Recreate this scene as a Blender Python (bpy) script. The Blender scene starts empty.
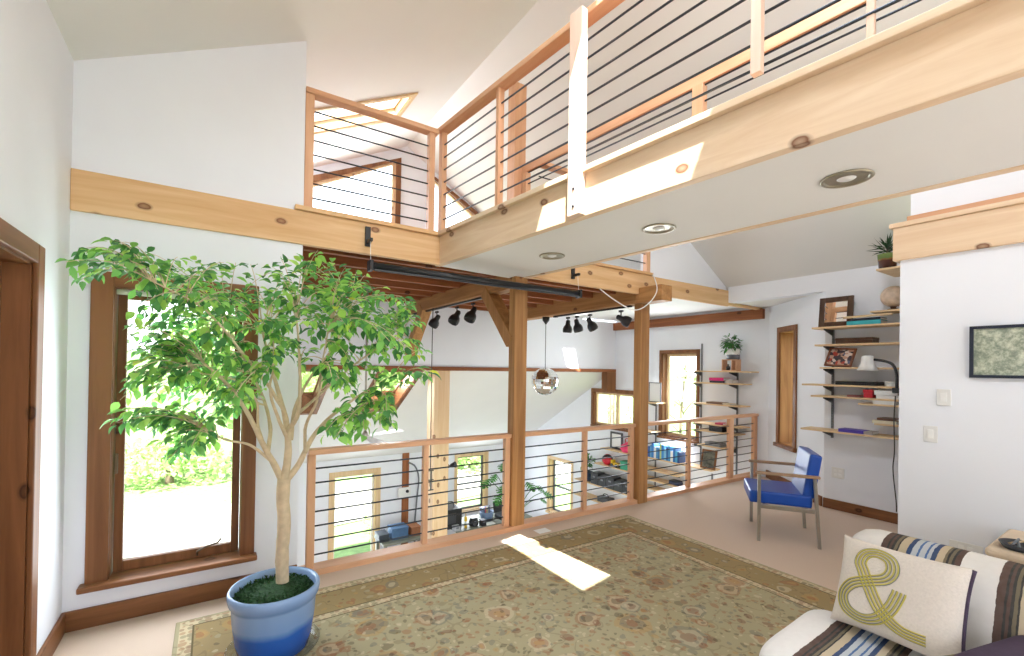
SKY, SUN, EXPO = 3.5, 26.0, 0.14
L_BEHIND, L_SKY, L_LOFT, L_LEAN, L_FAR, L_RIGHT, L_CASE = 18, 58, 58, 30, 34, 48, 15
LC = (.87, .925, 1)
import bpy, bmesh, math, random
from mathutils import Vector, Matrix, noise
random.seed(7)
C = bpy.context.scene.collection
V = Vector
sc = bpy.context.scene

# ------------------------------------------------------------------ camera
F_PX, YAW, PIT, ROL, CY, H = 453.52, math.radians(33.495), math.radians(.3875), math.radians(.884), 36.34, 1.54
cy_, sy_ = math.cos(YAW), math.sin(YAW)
def _cam(v):
    c, s = math.cos(PIT), math.sin(PIT)
    v = (v[0], c * v[1] + s * v[2], -s * v[1] + c * v[2])
    c, s = math.cos(ROL), math.sin(ROL)
    return (c * v[0] - s * v[1], s * v[0] + c * v[1], v[2])
XD, YD, ZD = _cam((cy_, 0, sy_)), _cam((-sy_, 0, cy_)), _cam((0, -1, 0))
RW = Matrix((XD, YD, ZD))                      # camera (x right, y down, z forward) -> world
cam_data = bpy.data.cameras.new('camera'); cam = bpy.data.objects.new('camera', cam_data); C.objects.link(cam)
m = Matrix((RW @ V((1, 0, 0)), RW @ V((0, -1, 0)), RW @ V((0, 0, -1)))).transposed()
cam.matrix_world = Matrix.Translation((0, 0, H)) @ m.to_4x4()
cam_data.sensor_width = 36; cam_data.lens = F_PX / 1024 * 36; cam_data.shift_y = CY / 1024
cam_data.clip_start = .05; cam_data.clip_end = 300
sc.camera = cam

def ray(px, py): return RW @ V(((px - 512) / F_PX, (py - 328 - CY) / F_PX, 1))
def at(px, py, ax, val):
    """the point of the plane ax = val (x, y or z) that is seen at a pixel"""
    d = ray(px, py); i = 'xyz'.index(ax); o = V((0, 0, H))
    return o + d * ((val - o[i]) / d[i])

# ------------------------------------------------------------------ node helpers
def new_mat(name):
    mt = bpy.data.materials.new(name); mt.use_nodes = True
    nt = mt.node_tree; return mt, nt, nt.nodes['Principled BSDF']
def N(nt, t, **k):
    n = nt.nodes.new(t)
    for a, b in k.items():
        if a in n.inputs: n.inputs[a].default_value = b
        else: setattr(n, a, b)
    return n
def ramp(nt, stops, interp='LINEAR'):
    r = nt.nodes.new('ShaderNodeValToRGB'); e = r.color_ramp; e.interpolation = interp
    while len(e.elements) < len(stops): e.elements.new(.5)
    for el, (p, c) in zip(e.elements, sorted(stops)): el.position = p; el.color = (*c, 1)
    return r
def srgb(r, g, b):
    f = lambda c: (c / 255 / 12.92) if c <= 10 else ((c / 255 + .055) / 1.055) ** 2.4
    return (f(r), f(g), f(b))
def flat(name, col, rough=.6, metal=0, var=0.0, scale=30, bump=0, spec=.5):
    mt, nt, b = new_mat(name); b.inputs['Roughness'].default_value = rough; b.inputs['Metallic'].default_value = metal
    b.inputs['Specular IOR Level'].default_value = spec
    tc = N(nt, 'ShaderNodeTexCoord'); no = N(nt, 'ShaderNodeTexNoise', Scale=scale, Detail=4.0)
    nt.links.new(tc.outputs['Object'], no.inputs['Vector'])
    lo = tuple(c * (1 - var) for c in col); hi = tuple(min(1, c * (1 + var)) for c in col)
    r = ramp(nt, [(.3, lo), (.7, hi)]); nt.links.new(no.outputs['Fac'], r.inputs['Fac']); nt.links.new(r.outputs['Color'], b.inputs['Base Color'])
    if bump:
        bp = N(nt, 'ShaderNodeBump', Strength=bump, Distance=.01); nt.links.new(no.outputs['Fac'], bp.inputs['Height']); nt.links.new(bp.outputs['Normal'], b.inputs['Normal'])
    return mt
def wood(name, c1, c2, axis='x', knots=0, rough=.5, gs=1.0, kc=None, k2=None):
    mt, nt, b = new_mat(name); L = nt.links.new
    b.inputs['Roughness'].default_value = rough; b.inputs['Specular IOR Level'].default_value = .3
    tc = N(nt, 'ShaderNodeTexCoord'); mp = N(nt, 'ShaderNodeMapping')
    s = [9 * gs] * 3; s['xyz'.index(axis)] = .55 * gs; mp.inputs['Scale'].default_value = s
    L(tc.outputs['Object'], mp.inputs['Vector'])
    no = N(nt, 'ShaderNodeTexNoise', Scale=1.6, Detail=5.0, Roughness=.6, Distortion=.7); L(mp.outputs[0], no.inputs['Vector'])
    r = ramp(nt, [(.3, c2), (.5, tuple((x + y) / 2 for x, y in zip(c1, c2))), (.68, c1)]); L(no.outputs['Fac'], r.inputs['Fac'])
    out = r.outputs['Color']
    if knots:
        sx = N(nt, 'ShaderNodeSeparateXYZ'); L(tc.outputs['Object'], sx.inputs[0]); cb = N(nt, 'ShaderNodeCombineXYZ')
        al, c1_, c2_ = {'x': (0, 2, 1), 'y': (1, 2, 0), 'z': (2, 0, 1)}[axis]
        ad_ = N(nt, 'ShaderNodeMath', operation='MULTIPLY_ADD'); ad_.inputs[1].default_value = .8; L(sx.outputs[c2_], ad_.inputs[0]); L(sx.outputs[c1_], ad_.inputs[2])
        L(sx.outputs[al], cb.inputs[0]); L(ad_.outputs[0], cb.inputs[1])
        m2 = N(nt, 'ShaderNodeMapping'); m2.inputs['Scale'].default_value = (2.7, 4.4, 1); m2.inputs['Location'].default_value = (k2 or (.3, .2, 0)); L(cb.outputs[0], m2.inputs['Vector'])
        wn = N(nt, 'ShaderNodeTexNoise', Scale=14.0); L(cb.outputs[0], wn.inputs['Vector']); wv = N(nt, 'ShaderNodeVectorMath', operation='MULTIPLY_ADD'); wv.inputs[1].default_value = (.06, .06, 0); L(wn.outputs['Color'], wv.inputs[0]); L(m2.outputs[0], wv.inputs[2])
        vo = N(nt, 'ShaderNodeTexVoronoi', Scale=1.0, Randomness=.9); vo.voronoi_dimensions = '2D'; L(wv.outputs[0], vo.inputs['Vector'])
        kr = ramp(nt, [(.0, (.55,) * 3), (.05, (.75,) * 3), (.072, (.95,) * 3), (.09, (.4,) * 3), (.125, (0, 0, 0))]); L(vo.outputs['Distance'], kr.inputs['Fac'])
        sp = N(nt, 'ShaderNodeSeparateColor'); L(vo.outputs['Color'], sp.inputs[0])
        gt = N(nt, 'ShaderNodeMath', operation='GREATER_THAN'); gt.inputs[1].default_value = 1 - knots; L(sp.outputs[0], gt.inputs[0])
        mu = N(nt, 'ShaderNodeMath', operation='MULTIPLY'); L(kr.outputs['Color'], mu.inputs[0]); L(gt.outputs[0], mu.inputs[1])
        mx = N(nt, 'ShaderNodeMix', data_type='RGBA'); L(mu.outputs[0], mx.inputs['Factor']); L(out, mx.inputs[6]); mx.inputs[7].default_value = (*(kc or srgb(112, 62, 36)), 1)
        out = mx.outputs[2]
    L(out, b.inputs['Base Color'])
    return mt

M = {}
M['wall'] = flat('white wall paint', srgb(236, 239, 246), .75, var=.012, scale=3)
M['ceil'] = flat('ceiling paint', srgb(232, 232, 230), .8, var=.012, scale=2)
for a in 'xyz':
    M['pine_' + a] = wood('knotty pine ' + a, srgb(236, 212, 182), srgb(220, 188, 152), a, .8)
    if a == 'x': M['pine_x'] = wood('knotty pine x', srgb(232, 196, 150), srgb(212, 166, 116), a, .85)
    if a == 'z': M['pine_z'] = wood('knotty pine z', srgb(236, 208, 172), srgb(220, 182, 140), a, .4)
    M['fir_' + a] = wood('oiled fir ' + a, srgb(230, 184, 146), srgb(212, 158, 120), a, 0, .4)
    M['timber_' + a] = wood('timber ' + a, srgb(194, 146, 94), srgb(152, 106, 64), a, .2, .55, kc=srgb(90, 52, 28))
    M['casing_' + a] = wood('brown casing ' + a, srgb(146, 98, 62), srgb(110, 70, 42), a, .2, .4, kc=srgb(60, 34, 18))
    M['deck_' + a] = wood('red deck ' + a, srgb(168, 106, 66), srgb(124, 74, 44), a, .2, .6, kc=srgb(60, 34, 18))
    M['ply_' + a] = wood('birch shelf ' + a, srgb(232, 205, 165), srgb(215, 182, 138), a, 0, .5)
M['black'] = flat('black metal', srgb(28, 30, 34), .4, .0, .05)
M['steel'] = flat('dark steel rod', srgb(62, 68, 76), .35, .8, .05)
M['chrome'] = flat('brushed steel', srgb(176, 172, 164), .3, .9, .05)
M['white'] = flat('white plastic', srgb(240, 240, 238), .4, 0, .01)
M['offwhite'] = flat('ivory plate', srgb(232, 232, 230), .35, 0, .01)
M['nickel'] = flat('nickel can', srgb(168, 160, 140), .35, .6, .05)
M['grey'] = flat('grey plastic', srgb(110, 114, 120), .5, 0, .05)
M['dkgrey'] = flat('dark grey', srgb(60, 62, 66), .5, 0, .1)

# ------------------------------------------------------------------ mesh builder
def base_of(p):
    v = V((0, 0, 0))
    while p is not None: v = v + p.location; p = p.parent
    return v
class MB:
    def __init__(s): s.v = []; s.f = []; s.sm = []
    def add(s, vs, fs, smooth=False):
        o = len(s.v); s.v += [V(v) for v in vs]; s.f += [[o + i for i in f] for f in fs]; s.sm += [smooth] * len(fs); return s
    def box(s, x0, y0, z0, x1, y1, z1):
        x0, x1 = min(x0, x1), max(x0, x1); y0, y1 = min(y0, y1), max(y0, y1); z0, z1 = min(z0, z1), max(z0, z1)
        return s.add([(x, y, z) for z in (z0, z1) for y in (y0, y1) for x in (x0, x1)],
                     [(0, 2, 3, 1), (4, 5, 7, 6), (0, 1, 5, 4), (2, 6, 7, 3), (0, 4, 6, 2), (1, 3, 7, 5)])
    def obox(s, c, ax, ay, az, hx, hy, hz):
        c, ax, ay, az = V(c), V(ax).normalized(), V(ay).normalized(), V(az).normalized()
        return s.add([c + ax * (i * hx) + ay * (j * hy) + az * (k * hz) for k in (-1, 1) for j in (-1, 1) for i in (-1, 1)],
                     [(0, 2, 3, 1), (4, 5, 7, 6), (0, 1, 5, 4), (2, 6, 7, 3), (0, 4, 6, 2), (1, 3, 7, 5)])
    def bar(s, p, q, w, h, up=(0, 0, 1)):
        p, q = V(p), V(q); d = (q - p); L = d.length; d.normalize(); side = d.cross(V(up))
        if side.length < 1e-4: side = d.cross(V((1, 0, 0)))
        side.normalize(); u = side.cross(d)
        return s.obox((p + q) / 2, d, side, u, L / 2, w / 2, h / 2)
    def prism(s, poly, off):
        n = len(poly); poly = [V(p) for p in poly]; off = V(off)
        return s.add(poly + [p + off for p in poly], [list(range(n))[::-1], list(range(n, 2 * n))] + [[i, (i + 1) % n, n + (i + 1) % n, n + i] for i in range(n)])
    def tube(s, pts, r, n=10, cap=True):
        pts = [V(p) for p in pts]; rs = r if isinstance(r, (list, tuple)) else [r] * len(pts)
        vs, fs = [], []; ref = None
        for i, p in enumerate(pts):
            d = (pts[min(i + 1, len(pts) - 1)] - pts[max(i - 1, 0)])
            if d.length < 1e-9: d = V((0, 0, 1))
            d.normalize()
            if ref is None: ref = d.orthogonal().normalized()
            ref = (ref - d * ref.dot(d))
            ref = ref.normalized() if ref.length > 1e-5 else d.orthogonal().normalized()
            b = d.cross(ref)
            vs += [p + (ref * math.cos(2 * math.pi * k / n) + b * math.sin(2 * math.pi * k / n)) * rs[i] for k in range(n)]
        for i in range(len(pts) - 1):
            fs += [[i * n + k, i * n + (k + 1) % n, (i + 1) * n + (k + 1) % n, (i + 1) * n + k] for k in range(n)]
        if cap: fs += [list(range(n))[::-1], list(range((len(pts) - 1) * n, len(pts) * n))]
        return s.add(vs, fs, True)
    def lathe(s, prof, c, n=32, cap=True, smooth=True, axis=None):
        c = V(c); q = V((0, 0, 1)).rotation_difference(V(axis)) if axis else None
        vs = []
        for r, z in prof:
            for k in range(n):
                p = V((r * math.cos(2 * math.pi * k / n), r * math.sin(2 * math.pi * k / n), z))
                vs.append(c + (q @ p if q else p))
        fs = []
        for i in range(len(prof) - 1):
            fs += [[i * n + k, i * n + (k + 1) % n, (i + 1) * n + (k + 1) % n, (i + 1) * n + k] for k in range(n)]
        if cap: fs += [list(range(n))[::-1], list(range((len(prof) - 1) * n, len(prof) * n))]
        return s.add(vs, fs, smooth)
    def build(s, name, mat, parent=None, bevel=0, local=False, seg=2, sub=0, fixn=True):
        b = V((0, 0, 0)) if local else base_of(parent)
        me = bpy.data.meshes.new(name); me.from_pydata([v - b for v in s.v], [], s.f); me.update()
        for p, k in zip(me.polygons, s.sm): p.use_smooth = k
        if fixn:
            bm = bmesh.new(); bm.from_mesh(me); bmesh.ops.recalc_face_normals(bm, faces=bm.faces); bm.to_mesh(me); bm.free()
        me.materials.append(M[mat] if isinstance(mat, str) else mat)
        o = bpy.data.objects.new(name, me); C.objects.link(o)
        if parent is not None: o.parent = parent
        if bevel:
            md = o.modifiers.new('bevel', 'BEVEL'); md.width = bevel; md.segments = seg; md.limit_method = 'ANGLE'; md.angle_limit = math.radians(40)
        if sub:
            md = o.modifiers.new('sub', 'SUBSURF'); md.levels = sub; md.render_levels = sub
        return o

def tag(o, label, cat, group=None, kind=None):
    o['label'] = label; o['category'] = cat
    if group: o['group'] = group
    if kind: o['kind'] = kind
    return o
def thing(name, label, cat, loc, rz=0, group=None):
    o = bpy.data.objects.new(name, None); C.objects.link(o); o.location = loc; o.rotation_euler = (0, 0, rz); o.empty_display_size = .05
    return tag(o, label, cat, group)
def struct(name, mb, mat, parent=None, bevel=0):
    o = mb.build(name, mat, parent, bevel)
    if parent is None: o['kind'] = 'structure'
    return o
def sroot(name, loc):
    o = bpy.data.objects.new(name, None); C.objects.link(o); o.location = loc; o['kind'] = 'structure'; return o
def dup(root, loc, rz=None, label=None):
    r = root.copy(); C.objects.link(r); r.location = loc
    if rz is not None: r.rotation_euler = (0, 0, rz)
    if label: r['label'] = label
    for ch in list(root.children):
        c = ch.copy(); C.objects.link(c); c.parent = r
        for g in list(ch.children):
            d = g.copy(); C.objects.link(d); d.parent = c
    return r
def cells(us, vs, holes):
    """rectangles of the grid us x vs that lie in no hole (u0,u1,v0,v1)"""
    us = sorted(set(us) | {h[i] for h in holes for i in (0, 1)}); vs = sorted(set(vs) | {h[i] for h in holes for i in (2, 3)})
    for a, b in zip(us, us[1:]):
        for c, d in zip(vs, vs[1:]):
            if not any(h[0] - 1e-6 <= a and b <= h[1] + 1e-6 and h[2] - 1e-6 <= c and d <= h[3] + 1e-6 for h in holes): yield a, b, c, d

# ================================================================== SETTING
XL, YW, XP, XS, XR, YG, YF, ZG = -.685, 3.54, 4.4, 5.87, 6.75, 6.45, 9.76, -2.7
M['carpet'] = flat('beige carpet', srgb(216, 195, 177), .95, 0, .05, 260, .35, .1)
M['glowood'] = M['timber_x']
def zroofL(x): return 3.596 + .505 * x
RX = 2.35; RZ = zroofL(RX)
def zroofR(x): return RZ - .597 * (x - RX)
def zlean(y): return 1.53 - .589 * (y - YG)

# floors
struct('floor', MB().box(XL - .2, -3.4, -.25, XR + .3, YW + .14, 0), 'carpet')
M['concrete'] = flat('workshop floor', srgb(176, 160, 140), .6, 0, .08, 4)
struct('floor_great_room', MB().box(.2, YW - .5, ZG - .2, XR + .3, YF + .3, ZG), 'concrete')

# window wall (gable end, sloped top), hole for the casement window
W1 = (-.50, .19, .25, 1.99)
mb = MB()
for a, b, c, d in cells([XL - .2, .53], [-2.7, 2.42], [W1]): mb.box(a, YW, c, b, YW + .16, d)
mb.prism([(XL - .2, YW, 2.42), (.53, YW, 2.42), (.53, YW, zroofL(.53) + .05), (XL - .2, YW, zroofL(XL - .2) + .05)], (0, .16, 0))
struct('wall_window', mb, 'wall')
# left wall with the door opening
D1 = (1.75, 2.92, 0, 1.99)
mb = MB()
for a, b, c, d in cells([-3.4, YW + .16], [-.25, zroofL(XL) + .02], [D1]): mb.box(XL - .16, a, c, XL, b, d)
struct('wall_left', mb, 'wall')
# great room's own side wall, below and beyond the mezzanine
struct('wall_great_room', MB().prism([(.39, YW + .16, ZG), (.39, YF, ZG), (.39, YF, zlean(YF)), (.39, YG + .18, 1.5), (.39, YG + .18, zroofL(.39)), (.39, YW + .16, zroofL(.39))], (.16, 0, 0)), 'wall')
# partition with its thick pine deck edge
struct('wall_partition', MB().box(XP, -3.4, 0, XP + .14, 1.262, 2.62), 'wall')
struct('wall_partition_end', MB().box(XP + .14, 1.12, 0, XS + .1, 1.262, 2.62), 'wall')
struct('wall_upstand', MB().box(XP + .12, -3.4, 2.70, XP + .26, 1.235, 2.95), 'wall')
t = MB(); t.box(XP - .035, -3.4, 2.405, XP, 1.30, 2.655); t.box(XP, 1.262, 2.405, XS, 1.30, 2.655)
struct('trim_partition_fascia', t, 'pine_y', bevel=.004)
t = MB(); t.box(XP - .055, -3.4, 2.655, XP + .12, 1.32, 2.69); t.box(XP + .12, 1.20, 2.655, XS, 1.32, 2.69)
struct('trim_partition_cap', t, 'pine_y', bevel=.006)
struct('trim_partition_ledge', MB().box(XP + .085, -3.4, 2.69, XP + .125, 1.25, 2.76), 'fir_y', bevel=.004)
# shelf wall, angled wall with the slit window, right wall
ZA = 2.47
struct('wall_shelves', MB().box(XS, 1.12, 0, XS + .15, 2.36, zroofR(XS) + .05), 'wall')
struct('wall_shelves_upper', MB().box(XS, 2.36, ZA, XS + .15, YW, zroofR(XS) + .05), 'wall')
A0, A1 = V((XS, 2.36, 0)), V((6.745, 3.43, 0)); ad = (A1 - A0).normalized(); an = V((ad.y, -ad.x, 0)); AL = (A1 - A0).length
SL = (.66, 1.06, .56, 2.09)
mb = MB()
for a, b, c, d in cells([.0, AL + .05], [-.25, ZA + .05], [SL]):
    mb.obox(A0 + ad * ((a + b) / 2) + V((0, 0, (c + d) / 2)) + an * .14, ad, an, (0, 0, 1), (b - a) / 2, .14, (d - c) / 2)
struct('wall_angled', mb, 'wall')
W4 = (4.60, 5.31, .36, 1.84); W5 = (5.95, 7.05, .36, 1.07); W3 = (7.72, 8.52, -1.86, -.60)
mb = MB()
for a, b, c, d in cells([3.36, YF + .2], [ZG, ZA + .12], [W4, W5, W3]): mb.box(XR, a, c, XR + .18, b, d)
struct('wall_right', mb, 'wall')
# far wall of the great room
W6 = (2.12, 3.0, -2.66, -.76); W7 = (4.93, 5.72, -1.95, -.62)
mb = MB()
for a, b, c, d in cells([.39, XR + .2], [ZG, .2], [W6, W7]): mb.box(a, YF, c, b, YF + .18, d)
struct('wall_far', mb, 'wall')
# gable wall over the great room: from the timber trim at 1.53 to the roof, two raked windows
GL = [(.75, 2.95), (2.20, 2.95), (2.20, 4.52), (.75, 3.79)]
GR = [(2.76, 2.95), (4.30, 2.95), (4.30, 3.56), (2.76, 4.42)]
mb = MB()
def gp(poly): mb.prism([(x, YG, z) for x, z in poly], (0, .18, 0))
gp([(.39, 1.5), (XR, 1.5), (XR, 2.47), (.39, 2.47)])
gp([(.39, 2.47), (XS, 2.47), (XS, 2.72), (4.30, 2.95), (.39, 2.95)])
gp([(.39, 2.95), (.75, 2.95), (.75, zroofL(.75)), (.39, zroofL(.39))])
gp([(.75, 3.79), (2.20, 4.52), (2.20, zroofL(2.2)), (.75, zroofL(.75))])
gp([(2.20, 2.95), (2.76, 2.95), (2.76, zroofR(2.76)), (RX, RZ), (2.20, zroofL(2.2))])
gp([(2.76, 4.42), (4.30, 3.56), (4.30, zroofR(4.3)), (2.76, zroofR(2.76))])
gp([(4.30, 2.95), (XS, 2.72), (XS, zroofR(XS)), (4.30, zroofR(4.3))])
struct('wall_gable', mb, 'wall')
# white wall over the rim beam to the right of the loft opening
struct('wall_loft', MB().prism([(4.27, YW + .03, 2.62), (XS, YW + .03, 2.62), (XS, YW + .03, zroofR(XS)), (4.27, YW + .03, zroofR(4.27))], (0, .12, 0)), 'wall')
# roof slopes with skylight openings
SK = [(.90, 1.80, .30, 1.475), (.66, 1.78, 4.72, 5.28)]
mb = MB()
for a, b, c, d in [*cells([XL - .4, RX], [-3.4, YW + .16], SK[:1]), *cells([.39, RX], [YW + .16, YG + .2], SK[1:])]:
    mb.prism([(a, c, zroofL(a)), (b, c, zroofL(b)), (b, d, zroofL(b)), (a, d, zroofL(a))], (0, 0, .16))
struct('ceiling_slope_left', mb, 'ceil')
SKR = [(4.95, 5.38, 5.6, 6.1)]
mb = MB()
for a, b, c, d in cells([RX, XS + .2], [-3.4, YG + .2], SKR):
    mb.prism([(a, c, zroofR(a)), (b, c, zroofR(b)), (b, d, zroofR(b)), (a, d, zroofR(a))], (0, 0, .16))
struct('ceiling_slope_right', mb, 'ceil')
mb = MB()
for a, b, c, d in cells([4.27, XR + .1], [YW + .03, YG], [(5.12, 5.50, 5.86, 6.17)]): mb.box(a, c, ZA + .03, b, d, ZA + .1)
mb.prism([(XS + .02, 2.3, ZA + .006), (XR + .1, 3.3, ZA + .006), (XR + .1, YW + .05, ZA + .006), (XS + .02, YW + .05, ZA + .006)], (0, 0, .08))
struct('ceiling_alcove', mb, 'ceil')
# lean-to roof of the great room with two skylights
SL2 = [(2.06, 2.66, 6.56, 7.70), (.66, 1.36, 6.56, 7.70)]
mb = MB()
for a, b, c, d in cells([.39, XR], [YG + .15, YF + .2], SL2):
    mb.prism([(a, c, zlean(c)), (b, c, zlean(c)), (b, d, zlean(d)), (a, d, zlean(d))], (0, 0, .30))
struct('ceiling_lean_to', mb, 'ceil')

# unseen wall behind the viewpoint; its window opening is added for fill light
mb = MB()
for a, b, c, d in cells([XL - .2, XS + .2], [-.25, 4.9], [(-.2, 4.2, .5, 3.3)]): mb.box(a, -3.55, c, b, -3.4, d)
struct('wall_behind', mb, 'wall')
struct('added_window_frame', MB().box(-.3, -3.42, .42, 4.3, -3.36, .5).box(-.3, -3.42, 3.3, 4.3, -3.36, 3.38).box(-.3, -3.42, .5, -.2, -3.36, 3.3).box(4.2, -3.42, .5, 4.3, -3.36, 3.3).box(1.95, -3.42, .5, 2.05, -3.36, 3.3), 'casing_x')  # frame made up to go with the added fill light

# ---------------------------------------------------------------- trims, beams, pillars
struct('baseboard_window', MB().box(XL, YW - .02, 0, .53, YW, .115), 'casing_x', bevel=.005)
struct('baseboard_left', MB().box(XL, 3.0, 0, XL + .02, YW - .02, .115), 'casing_y', bevel=.005)
struct('baseboard_shelves', MB().box(XS - .02, 1.262, 0, XS, 2.36, .11), 'casing_y', bevel=.005)
struct('baseboard_angled', MB().obox(A0 + ad * (AL / 2 + .02) - an * .01 + V((0, 0, .055)), ad, an, (0, 0, 1), AL / 2, .01, .055), 'casing_y')
struct('trim_curb', MB().box(.53, YW, -.02, 6.745, YW + .14, .042), 'fir_x', bevel=.006)
struct('timber_beam', MB().box(XL, YW - .02, 2.395, 1.59, YW + .03, 2.632), 'pine_x', bevel=.004)       # rim board to the loft
struct('timber_beam', MB().box(2.50, YW - .02, 2.40, 4.28, YW + .025, 2.635), 'pine_x', bevel=.004)
struct('timber_beam', MB().box(4.28, YW - .005, 2.42, XS, YW + .03, 2.635), 'pine_x', bevel=.004)
struct('trim_alcove', MB().box(XS, YW, ZA - .03, XR, YW + .06, ZA + .03), 'pine_x', bevel=.003)
struct('trim_rim_cap', MB().box(.47, YW - .045, 2.632, 1.60, YW + .12, 2.665), 'pine_x', bevel=.004)
struct('trim_rim_cap', MB().box(2.55, YW - .045, 2.635, 4.27, YW + .12, 2.665), 'pine_x', bevel=.004)
struct('timber_beam', MB().box(XR - .07, 3.50, 2.31, XR, YG, 2.455), 'deck_y', bevel=.004)          # on the right wall
struct('timber_beam', MB().box(.55, YG - .03, 1.475, XR, YG + .16, 1.535), 'deck_x', bevel=.004)   # trim at the foot of the gable wall
struct('timber_pillar', MB().box(6.50, YG - .03, 1.10, XR, YG + .12, 1.475), 'casing_z', bevel=.004)
struct('timber_pillar', MB().box(2.375, YW + .01, -.02, 2.52, YW + .115, 2.58), 'timber_z', bevel=.008)
struct('timber_pillar', MB().box(4.095, YW - .02, -.02, 4.245, YW + .085, 2.30), 'timber_z', bevel=.008)
struct('timber_pillar', MB().box(2.84, YG - .02, ZG, 3.10, YG + .24, 1.475), 'pine_z', bevel=.006)
struct('timber_pillar', MB().box(2.37, YW + .05, 2.632, 2.50, YW + .18, 4.27), 'fir_z', bevel=.006)
struct('timber_beam', MB().box(2.377, YW + .115, 2.30, 2.518, YG - .005, 2.47), 'timber_y', bevel=.008)
struct('timber_beam', MB().box(4.045, 3.2, 2.295, 4.225, YW - .022, 2.47).box(4.045, YW - .022, 2.295, 4.225, YW + .03, 2.398).box(4.045, YW + .03, 2.295, 4.225, YG - .005, 2.585), 'timber_y', bevel=.008)
b1 = MB().bar((2.437, YW + .10, 1.78), (2.437, YW + .62, 2.34), .13, .14, (1, 0, 0)); struct('timber_brace_beam', b1, 'timber_z', bevel=.006)
b2 = MB().bar((2.437, YG - .02, 1.70), (2.437, YG - .60, 2.34), .13, .14, (1, 0, 0)); struct('timber_brace_beam', b2, 'timber_z', bevel=.006)
# loft deck over the great room: boards and joists
M['deckboards'] = M['deck_y']
struct('floor_loft', MB().box(.55, YW + .03, 2.585, 4.27, YG, 2.63), 'deckboards')
y = YW + .32
while y < YG - .1:
    for x0, x1 in ((.55, 2.36), (2.515, 4.04)):
        struct('loft_joist_beam', MB().box(x0, y, 2.44, x1, y + .06, 2.585), 'deck_x', bevel=.004)
    y += .40
# bridge: two fascia beams, plasterboard soffit, cap, deck
P0 = V((1.575, 3.60, 0)); ef = V((.0906, -.9959, 0)); nf = V((.9959, .0906, 0)); LB = 6.4
def bp(u, w, z=0): return P0 + ef * u + nf * w + V((0, 0, z))
def bbox(mb, u0, u1, w0, w1, z0, z1):
    return mb.obox(bp((u0 + u1) / 2, (w0 + w1) / 2, (z0 + z1) / 2), ef, nf, (0, 0, 1), (u1 - u0) / 2, (w1 - w0) / 2, (z1 - z0) / 2)
struct('bridge_beam', bbox(MB(), 0, LB, 0, .05, 2.395, 2.632), None or 'pine_y', bevel=.004)
struct('bridge_beam', bbox(MB(), -.02, LB, .885, .935, 2.395, 2.632), 'pine_y', bevel=.004)
struct('trim_bridge_cap', bbox(MB(), -.03, LB, -.03, .10, 2.632, 2.665), 'pine_y', bevel=.004)
struct('trim_bridge_cap', bbox(MB(), -.03, LB, .835, .965, 2.632, 2.665), 'pine_y', bevel=.004)
CANS = [at(552, 255.5, 'z', 2.402), at(659, 228, 'z', 2.402), at(846.5, 178, 'z', 2.402)]
struct('ceiling_bridge', bbox(MB(), -.0, LB, .05, .885, 2.402, 2.45), 'ceil')
struct('floor_bridge', bbox(MB(), 0, LB, .10, .835, 2.60, 2.632), 'deck_y')

# ---------------------------------------------------------------- windows
def glass_mat(name, tint=(1, 1, 1), gloss=.06):
    mt = bpy.data.materials.new(name); mt.use_nodes = True; nt = mt.node_tree; nt.nodes.clear()
    o = N(nt, 'ShaderNodeOutputMaterial'); t = N(nt, 'ShaderNodeBsdfTransparent'); t.inputs[0].default_value = (*tint, 1)
    g = N(nt, 'ShaderNodeBsdfGlossy'); g.inputs['Roughness'].default_value = .02
    mx = N(nt, 'ShaderNodeMixShader'); lw = N(nt, 'ShaderNodeLayerWeight'); lw.inputs[0].default_value = .5; pw_ = N(nt, 'ShaderNodeMath', operation='POWER'); pw_.inputs[1].default_value = 5; nt.links.new(lw.outputs['Facing'], pw_.inputs[0]); fr = N(nt, 'ShaderNodeMath', operation='MULTIPLY_ADD'); fr.inputs[1].default_value = .6; fr.inputs[2].default_value = .025; nt.links.new(pw_.outputs[0], fr.inputs[0])
    nt.links.new(fr.outputs[0], mx.inputs[0]); nt.links.new(t.outputs[0], mx.inputs[1]); nt.links.new(g.outputs[0], mx.inputs[2]); nt.links.new(mx.outputs[0], o.inputs[0]); return mt
M['glass'] = glass_mat('window glass')
M['brasspin'] = flat('bronze hardware', srgb(120, 104, 84), .4, .7)

# window_1: tall casement with brown casing, stool, sash, crank and latch
w = sroot('window_1', (-.155, YW, .2))
x0, x1, z0, z1 = W1
MB().box(x0 - .09, YW - .022, .25, x0 + .012, YW, z1 + .075).build('casing', 'casing_z', w, .005)
MB().box(x1 - .012, YW - .022, .25, x1 + .07, YW, z1 + .075).build('casing', 'casing_z', w, .005)
MB().box(x0 + .012, YW - .022, z1 - .012, x1 - .012, YW, z1 + .075).build('casing', 'casing_x', w, .005)
jm = MB(); jm.box(x0, YW, z0, x0 + .015, YW + .13, z1); jm.box(x1 - .015, YW, z0, x1, YW + .13, z1); jm.box(x0 + .015, YW, z1 - .015, x1 - .015, YW + .13, z1); jm.build('jamb', 'casing_z', w)
MB().box(x0 - .115, YW - .075, z0 - .028, x1 + .085, YW + .12, z0 + .006).build('window_sill', 'casing_x', w, .008)
sx0, sx1, sz0, sz1 = x0 + .018, x1 - .018, z0 + .008, z1 - .018
ft = MB(); ya, yb = YW + .085, YW + .125
ft.box(sx0, ya, sz0, sx0 + .045, yb, sz1); ft.box(sx1 - .045, ya, sz0, sx1, yb, sz1); ft.box(sx0 + .045, ya, sz0, sx1 - .045, yb, sz0 + .06); ft.box(sx0 + .045, ya, sz1 - .05, sx1 - .045, yb, sz1)
ft.build('sash', 'casing_z', w, .004)
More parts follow.
